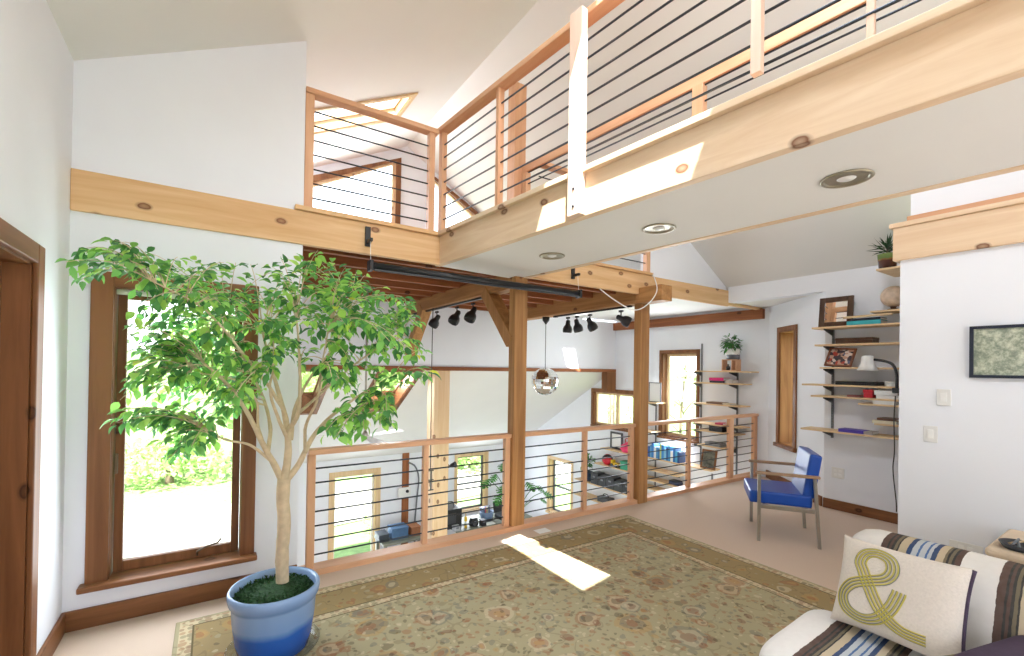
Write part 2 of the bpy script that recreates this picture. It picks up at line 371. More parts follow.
MB().box(sx0 + .04, ya + .018, sz0 + .05, sx1 - .04, ya + .022, sz1 - .04).build('pane', 'glass', w)
c0 = V((-.06, YW + .07, z0 + .03))
MB().tube([c0, c0 + V((0, -.02, .03)), c0 + V((.05, -.04, .06)), c0 + V((.11, -.05, .075)), c0 + V((.13, -.05, .10))], .006, 8).build('crank', 'brasspin', w)
MB().box(x0 + .02, YW + .06, .86, x0 + .035, YW + .085, .98).build('latch', 'brasspin', w, .003)
MB().box(x0 + .015, YW + .045, z1 - .045, x1 - .015, YW + .07, z1 - .015).build('blind_rail', 'white', w, .004)

# door_1 in the left wall: brown casing and slab
w = sroot('door_1', (XL, 2.3, 0)); a, b, c, d = D1
MB().box(XL, b - .01, 0, XL + .022, b + .085, d + .08).build('casing', 'casing_z', w, .006)
MB().box(XL, a - .09, 0, XL + .022, a + .01, d + .08).build('casing', 'casing_z', w, .006)
MB().box(XL, a + .01, d - .01, XL + .022, b - .01, d + .08).build('casing', 'casing_y', w, .006)
jm = MB(); jm.box(XL - .16, b - .02, 0, XL, b, d); jm.box(XL - .16, a, 0, XL, a + .02, d); jm.box(XL - .16, a + .02, d - .02, XL, b - .02, d); jm.build('jamb', 'casing_z', w)
MB().box(XL - .13, a + .02, .01, XL - .09, b - .02, d - .02).build('door_panel', 'casing_z', w, .004)

# slit window in the angled wall
w = sroot('window_2', A0 + ad * .86 - V((0, 0, -.5)))
def ab(mb, a0, a1, n0, n1, z0, z1): return mb.obox(A0 + ad * ((a0 + a1) / 2) + an * ((n0 + n1) / 2) + V((0, 0, (z0 + z1) / 2)), ad, an, (0, 0, 1), (a1 - a0) / 2, abs(n1 - n0) / 2, (z1 - z0) / 2)
a0, a1, z0, z1 = SL
ab(MB(), a0 - .06, a0 + .01, -.02, 0, z0 - .06, z1 + .06).build('casing', 'casing_z', w, .004)
ab(MB(), a1 - .01, a1 + .06, -.02, 0, z0 - .06, z1 + .06).build('casing', 'casing_z', w, .004)
ab(MB(), a0 + .01, a1 - .01, -.02, 0, z1 - .01, z1 + .06).build('casing', 'casing_z', w, .004)
ab(MB(), a0 - .07, a1 + .07, -.05, .02, z0 - .05, z0).build('window_sill', 'casing_x', w, .004)
jm = MB(); ab(jm, a0, a0 + .02, 0, .24, z0, z1); ab(jm, a1 - .02, a1, 0, .24, z0, z1); ab(jm, a0 + .02, a1 - .02, 0, .24, z1 - .02, z1); ab(jm, a0 + .02, a1 - .02, 0, .24, z0, z0 + .015); jm.build('jamb', 'timber_z', w)
ft = MB()
for q in ((a0 + .02, a0 + .06, z0 + .015, z1 - .02), (a1 - .06, a1 - .02, z0 + .015, z1 - .02), (a0 + .06, a1 - .06, z0 + .015, z0 + .06), (a0 + .06, a1 - .06, z1 - .06, z1 - .02)): ab(ft, q[0], q[1], .20, .24, q[2], q[3])
ft.build('sash', 'casing_z', w)
ab(MB(), a0 + .05, a1 - .05, .218, .222, z0 + .05, z1 - .05).build('pane', 'glass', w)

def rect_window(name, ax, pos, u0, u1, z0, z1, s, cas, wood_n, depth=.16, bars=(), sash='casing_z', stool=True, mid=()):
    """window in a wall of plane ax = pos; s: direction out of the room (+1); bars: heights of horizontal bars; mid: places of upright bars"""
    def bx(mb, ua, ub, n0, n1, za, zb):
        na, nb = pos + s * n0, pos + s * n1
        return mb.box(na, ua, za, nb, ub, zb) if ax == 'x' else mb.box(ua, na, za, ub, nb, zb)
    w = sroot(name, (pos, (u0 + u1) / 2, z0) if ax == 'x' else ((u0 + u1) / 2, pos, z0))
    bx(MB(), u0 - cas, u0 + .005, -.02, 0, z0, z1 + cas).build('casing', wood_n + '_z', w, .004)
    bx(MB(), u1 - .005, u1 + cas, -.02, 0, z0, z1 + cas).build('casing', wood_n + '_z', w, .004)
    bx(MB(), u0 + .005, u1 - .005, -.02, 0, z1 - .005, z1 + cas).build('casing', wood_n + '_z', w, .004)
    bx(MB(), u0 - cas - .01, u1 + cas + .01, -.05 if stool else -.02, 0, z0 - .04, z0).build('window_sill', wood_n + '_z', w, .004)
    jm = MB(); bx(jm, u0, u0 + .02, 0, depth, z0, z1); bx(jm, u1 - .02, u1, 0, depth, z0, z1); bx(jm, u0 + .02, u1 - .02, 0, depth, z1 - .02, z1); bx(jm, u0 + .02, u1 - .02, 0, depth, z0, z0 + .02)
    jm.build('jamb', wood_n + '_z', w)
    fr = MB(); a, b = depth - .05, depth - .01
    bx(fr, u0 + .02, u0 + .06, a, b, z0 + .02, z1 - .02); bx(fr, u1 - .06, u1 - .02, a, b, z0 + .02, z1 - .02)
    bx(fr, u0 + .06, u1 - .06, a, b, z0 + .02, z0 + .06); bx(fr, u0 + .06, u1 - .06, a, b, z1 - .06, z1 - .02)
    for h in bars: bx(fr, u0 + .06, u1 - .06, a, b, h - .02, h + .02)
    for h in mid: bx(fr, h - .035, h + .035, a, b, z0 + .06, z1 - .06)
    fr.build('sash', sash, w)
    bx(MB(), u0 + .05, u1 - .05, depth - .032, depth - .028, z0 + .05, z1 - .05).build('pane', 'glass', w)
    return w
rect_window('window_3', 'x', XR, *W4[:2], W4[2], W4[3], 1, .05, 'casing', sash='ply_z')
rect_window('window_4', 'x', XR, *W5[:2], W5[2], W5[3], 1, .06, 'casing', depth=.10, sash='ply_z', mid=(6.42,), stool=False)
rect_window('window_5', 'x', XR, *W3[:2], W3[2], W3[3], 1, .06, 'ply', bars=(-1.25,), sash='grey')
rect_window('window_6', 'y', YF, *W6[:2], W6[2], W6[3], 1, .09, 'ply', sash='white')
rect_window('window_7', 'y', YF, *W7[:2], W7[2], W7[3], 1, .07, 'ply', bars=(-1.32,), sash='grey')
# raked gable windows
for nm, poly in (('window_8', GL), ('window_9', GR)):
    w = sroot(nm, (sum(p[0] for p in poly) / 4, YG, 2.95))
    cx, cz = sum(p[0] for p in poly) / 4, sum(p[1] for p in poly) / 4
    for nme, s0, s1, y0, y1, mat in (('casing', 1.0, -.07, -.025, 0, 'casing_z'), ('sash', .07, .01, .02, .06, 'pine_z')):
        n = len(poly); fr = MB()
        def off(p, d): return (p[0] + (d if p[0] < cx else -d) * (1 if True else 0), p[1] + (d if p[1] < cz else -d))
        for i in range(n):
            p, q = poly[i], poly[(i + 1) % n]
            if nme == 'casing': po, qo, pi, qi = off(p, -.06), off(q, -.06), off(p, .01), off(q, .01)
            else: po, qo, pi, qi = p, q, off(p, .05), off(q, .05)
            fr.prism([(po[0], YG + y0, po[1]), (qo[0], YG + y0, qo[1]), (qi[0], YG + y0, qi[1]), (pi[0], YG + y0, pi[1])], (0, y1 - y0, 0))
        fr.build(nme, mat, w)
    MB().prism([(p[0], YG + .035, p[1]) for p in [off(p, .02) for p in poly]], (0, .004, 0)).build('pane', 'glass', w)
# skylight linings, casings and panes
def skylight(name, hole, zf, down, mat, th=.16, cas=.05):
    a, b, c, d = hole; w = sroot(name, ((a + b) / 2, (c + d) / 2, zf((a + b) / 2, (c + d) / 2)))
    P = lambda x, y, dz=0: V((x, y, zf(x, y) + dz))
    fr = MB()
    for (x0, x1, y0, y1) in ((a - cas, a + .01, c - cas, d + cas), (b - .01, b + cas, c - cas, d + cas), (a + .01, b - .01, c - cas, c + .01), (a + .01, b - .01, d - .01, d + cas)):
        fr.prism([P(x0, y0, -.02), P(x1, y0, -.02), P(x1, y1, -.02), P(x0, y1, -.02)], (0, 0, .02))
    fr.build('casing', mat, w)
    ln = MB()
    for (x0, x1, y0, y1) in ((a, a + .02, c, d), (b - .02, b, c, d), (a + .02, b - .02, c, c + .02), (a + .02, b - .02, d - .02, d)):
        ln.prism([P(x0, y0), P(x1, y0), P(x1, y1), P(x0, y1)], (0, 0, th))
    ln.build('jamb', mat, w)
    MB().prism([P(a, c, th), P(b, c, th), P(b, d, th), P(a, d, th)], (0, 0, .004)).build('pane', 'glass', w)
    sb = MB()
    for (x0, x1, y0, y1) in ((a + .02, a + .035, c + .02, d - .02), (b - .035, b - .02, c + .02, d - .02), (a + .035, b - .035, c + .02, c + .035), (a + .035, b - .035, d - .035, d - .02)):
        sb.prism([P(x0, y0, th - .05), P(x1, y0, th - .05), P(x1, y1, th - .05), P(x0, y1, th - .05)], (0, 0, .04))
    sb.build('sash', mat, w)
for i, h in enumerate(SK): skylight('skylight_window_%d' % (i + 1), h, lambda x, y: zroofL(x), 0, 'ply_y', cas=.04)
for i, h in enumerate(SL2): skylight('skylight_window_%d' % (i + 3), h, lambda x, y: zlean(y), 0, 'casing_y', th=.30)

# ================================================================== RAILINGS
def rod_list(z0): return [z0 + .128 + .1065 * i for i in range(7)]
def railing(name, label, group, p, q, z0, posts, rail_w=.09, rail_h=.04, post_w=.05, matp='fir', ext=(0, 0), ztop=.914, side=0.0, cut=None):
    """posts: distances along p->q (and widths); p, q: on the floor line"""
    p, q = V(p), V(q); d = (q - p); L = d.length; d.normalize(); n = V((d.y, -d.x, 0))
    ax = 'x' if abs(d.x) > abs(d.y) else 'y'
    t = thing(name, label, 'railing', (p + q) / 2 + V((0, 0, z0)), group=group)
    MB().obox((p + q) / 2 + d * ((ext[1] - ext[0]) / 2) + V((0, 0, z0 + ztop - rail_h / 2)), d, n, (0, 0, 1), (L + ext[0] + ext[1]) / 2, rail_w / 2, rail_h / 2).build('top_rail', matp + '_' + ax, t, .006)
    for u, wd in posts:
        MB().obox(p + d * u + n * side + V((0, 0, z0 + (ztop - rail_h) / 2)), d, n, (0, 0, 1), wd / 2, post_w / 2, (ztop - rail_h) / 2).build('post', matp + '_z', t, .004)
    for z in (z - (.0 if ztop > .9 else .03) for z in rod_list(z0)):
        MB().tube([p + V((0, 0, z)), q + V((0, 0, z))], .0062, 8).build('rod', 'steel', t)
    return t
g = 'railings along the mezzanine edge'
yr = YW + .07
x_of = lambda px, py: at(px, py, 'y', yr).x
railing('railing', 'fir railing with steel rods behind the potted fig tree', g, (.60, yr, 0), (2.372, yr, 0), 0,
        [(.025, .055), (x_of(424.5, 500) - .60, .045), (1.742, .055)])
railing('railing', 'fir railing with steel rods between the two dark timber pillars', g, (2.525, yr, 0), (4.09, yr, 0), 0, [(x_of(584.3, 460) - 2.525, .045), (1.53, .055)])
railing('railing', 'pale fir railing with steel rods in front of the lower bookshelves', g, (4.25, yr, 0), (6.742, yr, 0), 0,
        [(x_of(688, 470) - 4.25, .045), (x_of(730, 460) - 4.25, .10), (2.452, .08)])
g = 'railings of the loft and bridge'
zl = 2.662; ZT = .885; yl = YW + .05
t = railing('railing', 'short loft railing between the white gable wall and the bridge corner', g, (.535, yl, 0), (1.545, yl, 0), zl, [(.03, .06), (.985, .05)], post_w=.06, ext=(0, .03), ztop=ZT)
f0, f1 = bp(0, .045), bp(LB - .4, .045)
t = railing('railing', 'long bridge railing with a white sunlit post near the corner', g, f0, f1, zl, [(.03, .055), (.84, .035), (4.3, .05)], post_w=.05, ext=(.0, 0), ztop=.915)
# the square post bolted to the outside of the bridge, and two hanging balusters
M['fir_pale'] = wood('pale fir', srgb(238, 214, 196), srgb(226, 192, 168), 'z', 0, .5)
pb = MB().obox(bp(1.665, -.024, 2.40 + .58), ef, nf, (0, 0, 1), .048, .024, .58).build('newel_post', 'fir_pale', t, .004); pb['label'] = 'pale square post bolted to the bridge beam'
for z in (2.45, 2.55): MB().lathe([(.008, 0), (.008, .004)], bp(1.665, -.049, z), 10, axis=-nf).build('bolt', 'steel', t)
MB().obox(bp(2.63, -.005, zl + .49), ef, nf, (0, 0, 1), .02, .018, .42).build('baluster', 'fir_pale', t, .003)
MB().obox(bp(2.985, .055, zl + .45), ef, nf, (0, 0, 1), .012, .012, .44).build('baluster', 'fir_pale', t, .003)
r0, r1 = bp(.08, .90), bp(LB - .4, .90)
railing('railing', 'far side railing of the bridge seen through the near rods', g, r0, r1, zl, [(.05, .06), (1.80, .075), (3.6, .07)], post_w=.06, ztop=.83, rail_h=.09, rail_w=.04)
railing('railing', 'stub of loft railing above the beam beyond the bridge', g, (2.66, yl, 0), (4.26, yl, 0), zl, [(1.60, .06)], post_w=.06, ext=(0, 0))

# ================================================================== DAYLIGHT
wd = bpy.data.worlds.new('sky'); sc.world = wd; wd.use_nodes = True; nt = wd.node_tree
bg = nt.nodes['Background']; bg.inputs['Strength'].default_value = SKY
tc = N(nt, 'ShaderNodeTexCoord'); sp = N(nt, 'ShaderNodeSeparateXYZ'); nt.links.new(tc.outputs['Generated'], sp.inputs[0])
rp = ramp(nt, [(0, (.52, .52, .48)), (.48, (.72, .75, .72)), (.53, (.93, .97, 1.0)), (1, (.62, .78, 1.0))])
mr = N(nt, 'ShaderNodeMapRange'); mr.inputs[1].default_value = -1; mr.inputs[2].default_value = 1
nt.links.new(sp.outputs[2], mr.inputs[0]); nt.links.new(mr.outputs[0], rp.inputs[0]); nt.links.new(rp.outputs[0], bg.inputs['Color'])
def light(name, kind, loc, direction, energy, color=(1, 1, 1), size=None):
    l = bpy.data.lights.new(name, kind); l.energy = energy; l.color = color
    if kind == 'AREA': l.shape = 'RECTANGLE'; l.size, l.size_y = size
    if kind == 'SUN': l.angle = math.radians(.53)
    o = bpy.data.objects.new(name, l); C.objects.link(o); o.location = loc
    o.rotation_euler = V(direction).to_track_quat('-Z', 'Y').to_euler(); return o
light('sun', 'SUN', (-5, -8, 20), (.70, 1.14, -2.4), SUN, (1, .97, .92))
light('fill_light_behind', 'AREA', (2.0, -3.34, 1.9), (0, 1, -.02), L_BEHIND, LC, (4.2, 2.7))  # added fill lamp in the made-up opening, no known source there
light('daylight_skylight', 'AREA', (1.375, .92, zroofL(1.375) + .10), (.45, 0, -.9), L_SKY, LC, (.78, 1.0))
light('daylight_loft_window', 'AREA', (1.4, YG - .06, 3.6), (0, -1, -.25), L_LOFT, LC, (1.6, .9))
light('daylight_lean_to', 'AREA', (2.36, 7.13, zlean(7.13) + .22), (0, -.4, -1), L_LEAN, LC, (.55, 1.0))
light('daylight_far_door', 'AREA', (2.56, YF - .05, -1.7), (0, -1, 0), L_FAR, LC, (.8, 1.8))
light('daylight_far_window', 'AREA', (5.32, YF - .05, -1.3), (0, -1, 0), L_FAR, LC, (.7, 1.2))
light('daylight_right_window', 'AREA', (XR - .05, 4.95, .9), (-1, -.2, 0), L_RIGHT, LC, (.6, 1.8))
light('daylight_casement', 'AREA', (-.155, YW - .1, 1.12), (0, -1, -.1), L_CASE, LC, (.6, 1.6))
sc.view_settings.view_transform = 'Standard'; sc.view_settings.look = 'None'; sc.view_settings.gamma = 1; sc.view_settings.use_curve_mapping = False
sc.view_settings.exposure = EXPO

# ================================================================== OUTSIDE
M['lawn'] = flat('sunlit lawn', srgb(116, 140, 84), .9, 0, .25, 6)
M['gravel'] = flat('pale gravel drive', srgb(150, 148, 138), .9, 0, .08, 12)
mb = MB(); nx = 40
gh = lambda x, y: ZG - .15 + max(0, (y - 22)) * .10 + max(0, -x - 6) * .03
vs = [(-60 + 140 * i / nx, 10.2 + 70 * j / nx, gh(-60 + 140 * i / nx, 10.2 + 70 * j / nx)) for j in range(nx + 1) for i in range(nx + 1)]
mb.add(vs, [(j * (nx + 1) + i, j * (nx + 1) + i + 1, (j + 1) * (nx + 1) + i + 1, (j + 1) * (nx + 1) + i) for j in range(nx) for i in range(nx)], True)
struct('ground_lawn', mb, 'lawn')
struct('ground_side', MB().box(-40, 3.9, ZG - .4, -2.8, 10.2, ZG - .16).box(XR + .3, -20, ZG - .4, 60, 10.2, ZG - .16), 'lawn')
mb = MB(); pts = [(-16, 19.5), (-8, 17.0), (-3, 15.2), (1.5, 14.6), (8, 15.5), (20, 17)]
vs = []
for x, y in pts: vs += [(x, y - 1.9, gh(x, y) + .03), (x, y + 1.9, gh(x, y) + .03)]
mb.add(vs, [(2 * i, 2 * i + 2, 2 * i + 3, 2 * i + 1) for i in range(len(pts) - 1)])
struct('path', mb, 'gravel')
def leaf_mat(name, stops, trans=.35):
    mt = bpy.data.materials.new(name); mt.use_nodes = True; nt = mt.node_tree; b = nt.nodes['Principled BSDF']; L = nt.links.new
    gi = N(nt, 'ShaderNodeNewGeometry'); r = ramp(nt, stops); L(gi.outputs['Random Per Island'], r.inputs[0]); L(r.outputs[0], b.inputs['Base Color'])
    b.inputs['Roughness'].default_value = .45; b.inputs['Specular IOR Level'].default_value = .35
    tr = N(nt, 'ShaderNodeBsdfTranslucent'); mx = N(nt, 'ShaderNodeMixShader'); mx.inputs[0].default_value = trans
    hs = N(nt, 'ShaderNodeHueSaturation'); hs.inputs['Value'].default_value = 1.5; L(r.outputs[0], hs.inputs['Color']); L(hs.outputs[0], tr.inputs[0])
    L(b.outputs[0], mx.inputs[1]); L(tr.outputs[0], mx.inputs[2]); L(mx.outputs[0], nt.nodes['Material Output'].inputs[0]); return mt
M['treeleaf'] = leaf_mat('overexposed outdoor leaves', [(0, srgb(130, 160, 100)), (.5, srgb(172, 196, 132)), (1, srgb(204, 218, 168))], .45)  # overexposed glare put into the leaf colours by paling them
M['bark'] = flat('tree bark', srgb(120, 104, 88), .9, 0, .2, 12)
def crown_mesh(rx, rz, n, s, seed):
    R = random.Random(seed); mb = MB()
    blobs = [(V((R.uniform(-.6, .6) * rx, R.uniform(-.6, .6) * rx, R.uniform(-.5, .6) * rz)), R.uniform(.35, .6)) for _ in range(9)]
    for _ in range(n):
        c, r = R.choice(blobs); d = V((R.gauss(0, 1), R.gauss(0, 1), R.gauss(0, 1))).normalized()
        p = c + V((d.x * rx, d.y * rx, d.z * rz)) * (r * R.uniform(.75, 1.05))
        a = V((R.gauss(0, 1), R.gauss(0, 1), R.gauss(0, .6))).normalized(); b = a.orthogonal().normalized(); b = (b * R.uniform(.3, 1) + a.cross(b) * R.uniform(-1, 1)).normalized()
        k = s * R.uniform(.6, 1.2)
        mb.add([p - a * k * .5, p + b * k * .32, p + a * k * .5, p - b * k * .32], [(0, 1, 2, 3)])
    return mb
def tree(loc, rx, rz, hc, n, s, seed, name, label, cat):
    t = thing(name, label, cat, loc, group='greenery outside the windows')
    mb = crown_mesh(rx, rz, n, s, seed); mb.v = [v + V((0, 0, hc)) for v in mb.v]; mb.build('crown', 'treeleaf', t, local=True, fixn=False)
    MB().tube([(0, 0, -.3), (.05, 0, hc * .5), (0, .05, hc)], [.16, .12, .06], 8).build('trunk', 'bark', t, local=True)
    return t
big = tree((-6.5, 25, gh(-6.5, 25)), 3.6, 3.4, 3.4, 3000, .42, 1, 'garden_tree', 'leafy garden tree seen at the edge of the tall casement window', 'tree')
for x, y, z, lb in ((1.5, 22.5, 3.6, 'bright leafy tree in the middle of the tall casement window view'), (7.5, 36, 3.6, 'leafy tree far beyond the gravel drive behind the fig'), (8.0, 27, 3.6, 'leafy tree outside the far glazed door of the workshop'),
                    (17, 27, 3.6, 'leafy tree outside the far sash window of the workshop'), (-11, 33, 3.6, 'distant leafy tree behind the others outside the casement')):
    o = dup(big, (x, y, gh(x, y)), random.uniform(0, 6), lb)
bush = tree((-4.0, 19.6, gh(-4, 19.6)), 1.6, 1.0, .75, 1400, .26, 5, 'garden_shrub', 'leafy shrub by the drive outside the casement window', 'shrub')
for x, y, lb in ((-1.2, 20.6, 'leafy shrub across the drive low in the casement view'), (4.0, 11.6, 'leafy shrub low outside the glazed workshop door'), (9.5, 17.5, 'leafy shrub outside the far sash window'),
                 (11.5, 8.3, 'leafy shrub outside the narrow workshop window on the side'), (17.4, 8.6, 'second leafy shrub further out past the narrow side window'), (9.6, 2.4, 'leafy shrub outside the window beside the tall bookshelves')):
    o = dup(bush, (x, y, gh(x, max(y, 10)) if y > 10 else ZG - .2), random.uniform(0, 6), lb)
    if y == 11.6: o.scale = (.45, .45, .45)
thin = thing('sparse_tree', 'thinly leaved young tree outside the side windows of the workshop', 'tree', (15.5, 12.6, ZG - .2), group='greenery outside the windows')
def twiggy(seed):
    R = random.Random(seed); tb = MB(); lb = MB()
    for k in range(4):
        x0, y0 = R.uniform(-1.2, 1.2), R.uniform(-1.2, 1.2); p = [V((x0, y0, -.2)), V((x0 + R.uniform(-.3, .3), y0, 2.5)), V((x0 + R.uniform(-.7, .7), y0 + R.uniform(-.5, .5), 6.5))]; tb.tube(p, [.07, .05, .02], 6)
        for i in range(16):
            t = R.uniform(.2, 1); b = p[0].lerp(p[2], t); e = b + V((R.uniform(-1.3, 1.3), R.uniform(-1.3, 1.3), R.uniform(.2, 1.0))); tb.tube([b, b.lerp(e, .5) + V((0, 0, .1)), e], [.022, .014, .006], 5)
            for j in range(9):
                c = b.lerp(e, R.uniform(.4, 1.05)) + V((R.gauss(0, .12), R.gauss(0, .12), R.gauss(0, .12))); q = V((R.gauss(0, 1), R.gauss(0, 1), R.gauss(0, .5))).normalized(); n = q.orthogonal().normalized(); k_ = R.uniform(.06, .12)
                lb.add([c - q * k_, c + n * k_ * .6, c + q * k_, c - n * k_ * .6], [(0, 1, 2, 3)])
    return tb, lb
tb, lb_ = twiggy(4); tb.build('trunks', 'bark', thin, local=True, fixn=False)['kind'] = 'stuff'; lb_.build('crown', 'treeleaf', thin, local=True, fixn=False)
dup(thin, (14.5, 8.4, ZG - .2), 2.0, 'thinly leaved young tree seen through the narrow brown window by the book wall')
dup(thin, (19.5, 19.5, ZG - .2), 4.0, 'thinly leaved tree far outside the two pane window by the timber trim')

def cr3(P, k=6):
    out = []
    for i in range(len(P) - 1):
        a, b, c, d = [P[max(0, min(len(P) - 1, i + j))] for j in (-1, 0, 1, 2)]
        for s_ in range(k):
            t = s_ / k; out.append(.5 * ((2 * b) + (c - a) * t + (2 * a - 5 * b + 4 * c - d) * t * t + (3 * b - a - 3 * c + d) * t ** 3))
    out.append(P[-1]); return out
# ================================================================== RUG
def math_node(nt, op, a, b=None, c=None):
    n = nt.nodes.new('ShaderNodeMath'); n.operation = op
    for i, v in enumerate((a, b, c)):
        if v is None: continue
        if isinstance(v, (int, float)): n.inputs[i].default_value = v
        else: nt.links.new(v, n.inputs[i])
    return n.outputs[0]
def mixc(nt, f, a, b):
    n = nt.nodes.new('ShaderNodeMix'); n.data_type = 'RGBA'
    for s, v in ((0, f), (6, a), (7, b)):
        if isinstance(v, (int, float)): n.inputs[s].default_value = v
        elif isinstance(v, tuple): n.inputs[s].default_value = (*v, 1)
        else: nt.links.new(v, n.inputs[s])
    return n.outputs[2]
RX0, RX1, RY0, RY1 = -.15, 3.66, .56, 3.30
hx, hy = (RX1 - RX0) / 2, (RY1 - RY0) / 2
def rug_material():
    mt, nt, b = new_mat('oriental rug'); L = nt.links.new; b.inputs['Roughness'].default_value = .95; b.inputs['Specular IOR Level'].default_value = .1
    tc = N(nt, 'ShaderNodeTexCoord'); co = tc.outputs['Object']
    wn = N(nt, 'ShaderNodeTexNoise', Scale=7.0, Detail=3.0); L(co, wn.inputs['Vector'])
    wob = nt.nodes.new('ShaderNodeVectorMath'); wob.operation = 'MULTIPLY_ADD'; L(wn.outputs['Color'], wob.inputs[0]); wob.inputs[1].default_value = (.10, .10, 0); L(co, wob.inputs[2]); wc = wob.outputs[0]
    s = N(nt, 'ShaderNodeSeparateXYZ'); L(co, s.inputs[0])
    d = math_node(nt, 'MINIMUM', math_node(nt, 'SUBTRACT', hx, math_node(nt, 'ABSOLUTE', s.outputs[0])), math_node(nt, 'SUBTRACT', hy, math_node(nt, 'ABSOLUTE', s.outputs[1])))
    dn = math_node(nt, 'DIVIDE', d, .6)
    cream, olive, sage, rust, slate, gold, dred, dk = srgb(216, 200, 168), srgb(156, 136, 100), srgb(176, 170, 142), srgb(158, 96, 66), srgb(112, 116, 112), srgb(190, 150, 92), srgb(120, 62, 52), srgb(72, 68, 56)
    base = ramp(nt, [(0, sage), (.035, cream), (.135, dk), (.15, olive), (.58, dk), (.595, cream), (.685, dk), (.70, sage)], 'CONSTANT'); L(dn, base.inputs[0])
    col = base.outputs[0]
    nz = N(nt, 'ShaderNodeTexNoise', Scale=2.2, Detail=5.0); L(co, nz.inputs['Vector'])
    # yellowish abrash
    col = mixc(nt, math_node(nt, 'MULTIPLY', nz.outputs[0], .35), col, srgb(176, 150, 96))
    field = math_node(nt, 'GREATER_THAN', d, .42); guard = math_node(nt, 'ADD', math_node(nt, 'MULTIPLY', math_node(nt, 'GREATER_THAN', d, .022), math_node(nt, 'LESS_THAN', d, .082)), math_node(nt, 'MULTIPLY', math_node(nt, 'GREATER_THAN', d, .357), math_node(nt, 'LESS_THAN', d, .41)))
    border = math_node(nt, 'MULTIPLY', math_node(nt, 'GREATER_THAN', d, .10), math_node(nt, 'LESS_THAN', d, .345))
    def vor(scale, r, cols, mask, loc, rnd=1.0, src=None):
        nonlocal col
        mp = N(nt, 'ShaderNodeMapping'); mp.inputs['Location'].default_value = loc; L(src or wc, mp.inputs['Vector'])
        vo = N(nt, 'ShaderNodeTexVoronoi', Scale=scale, Randomness=rnd); vo.voronoi_dimensions = '2D'; L(mp.outputs[0], vo.inputs['Vector'])
        sc_ = N(nt, 'ShaderNodeSeparateColor'); L(vo.outputs['Color'], sc_.inputs[0])
        rc = ramp(nt, [(i / len(cols), c) for i, c in enumerate(cols)], 'CONSTANT'); L(sc_.outputs[0], rc.inputs[0])
        rr = math_node(nt, 'MULTIPLY', math_node(nt, 'ADD', sc_.outputs[1], .35), r)
        m_ = math_node(nt, 'MULTIPLY', math_node(nt, 'LESS_THAN', vo.outputs['Distance'], rr), mask)
        col = mixc(nt, math_node(nt, 'MULTIPLY', m_, .46), col, rc.outputs[0])
        return vo, rr
    # vines
    vn = N(nt, 'ShaderNodeTexNoise', Scale=5.5, Detail=1.5); L(co, vn.inputs['Vector'])
    vine = math_node(nt, 'LESS_THAN', math_node(nt, 'ABSOLUTE', math_node(nt, 'SUBTRACT', vn.outputs[0], .5)), .012)
    col = mixc(nt, math_node(nt, 'MULTIPLY', vine, .28), col, srgb(104, 92, 68))
    allm = math_node(nt, 'MAXIMUM', field, border)
    vor(13, .19, [rust, cream, dk, sage, gold, olive], allm, (3, 1, 0))
    vor(3.7, .30, [slate, cream, gold, rust], field, (0, 0, 0))
    vor(3.7, .22, [cream, rust, slate, cream], field, (0, 0, 0))
    vor(3.7, .12, [dred, gold, rust, dk], field, (0, 0, 0))
    vor(5.5, .30, [slate, rust, cream, gold], border, (5, 2, 0))
    vor(5.5, .16, [cream, gold, dk, rust], border, (5, 2, 0))
    vor(9, .22, [dred, rust, slate, dk], field, (1, 7, 0)); vor(19, .20, [dk, rust, cream, slate], field, (4, 2, 0))
    vor(24, .42, [dred, dk, rust, srgb(96, 104, 84)], guard, (0, 0, 0), .35, co)
    fz = N(nt, 'ShaderNodeTexNoise', Scale=240.0, Detail=2.0); L(co, fz.inputs['Vector'])
    col = mixc(nt, math_node(nt, 'MULTIPLY', fz.outputs[0], .25), col, srgb(150, 136, 104))
    bp_ = N(nt, 'ShaderNodeBump', Strength=.4, Distance=.006); L(fz.outputs[0], bp_.inputs['Height']); L(bp_.outputs[0], b.inputs['Normal'])
    L(col, b.inputs['Base Color']); return mt
M['rug'] = rug_material()
rugc = V(((RX0 + RX1) / 2, (RY0 + RY1) / 2, 0))
o = MB().box(-hx, -hy, .001, hx, hy, .014).build('rug', 'rug', None, .005, local=True); o.location = rugc
tag(o, 'large worn oriental rug in sage and olive with floral border on the carpet', 'rug')

# ================================================================== POTTED FIG
tbase = V((.345, 2.758, .33)); D0 = (RW.transposed() @ (tbase - V((0, 0, H)))).z
def tp(px, py, d=0):
    q = ray(px, py); return V((0, 0, H)) + q * (D0 + d)
fig = thing('potted_fig_tree', 'tall weeping fig tree in a two-tone blue glazed pot by the casement window', 'potted tree', (.30, 2.70, 0))
def pot_mat():
    mt, nt, b = new_mat('blue glaze'); b.inputs['Roughness'].default_value = .22; L = nt.links.new
    tc = N(nt, 'ShaderNodeTexCoord'); s = N(nt, 'ShaderNodeSeparateXYZ'); L(tc.outputs['Object'], s.inputs[0])
    no = N(nt, 'ShaderNodeTexNoise', Scale=9.0, Detail=3.0); L(tc.outputs['Object'], no.inputs['Vector'])
    z = math_node(nt, 'ADD', s.outputs[2], math_node(nt, 'MULTIPLY', no.outputs[0], .03))
    r = ramp(nt, [(0, srgb(24, 76, 160)), (.50, srgb(34, 92, 182)), (.56, srgb(92, 132, 190)), (.60, srgb(118, 152, 200)), (.82, srgb(132, 164, 208)), (.86, srgb(112, 146, 196)), (1, srgb(140, 170, 212))]); L(math_node(nt, 'DIVIDE', z, .37), r.inputs[0])
    L(r.outputs[0], b.inputs['Base Color']); return mt
M['glaze'] = pot_mat()
pc = V((.30, 2.70, .0145))
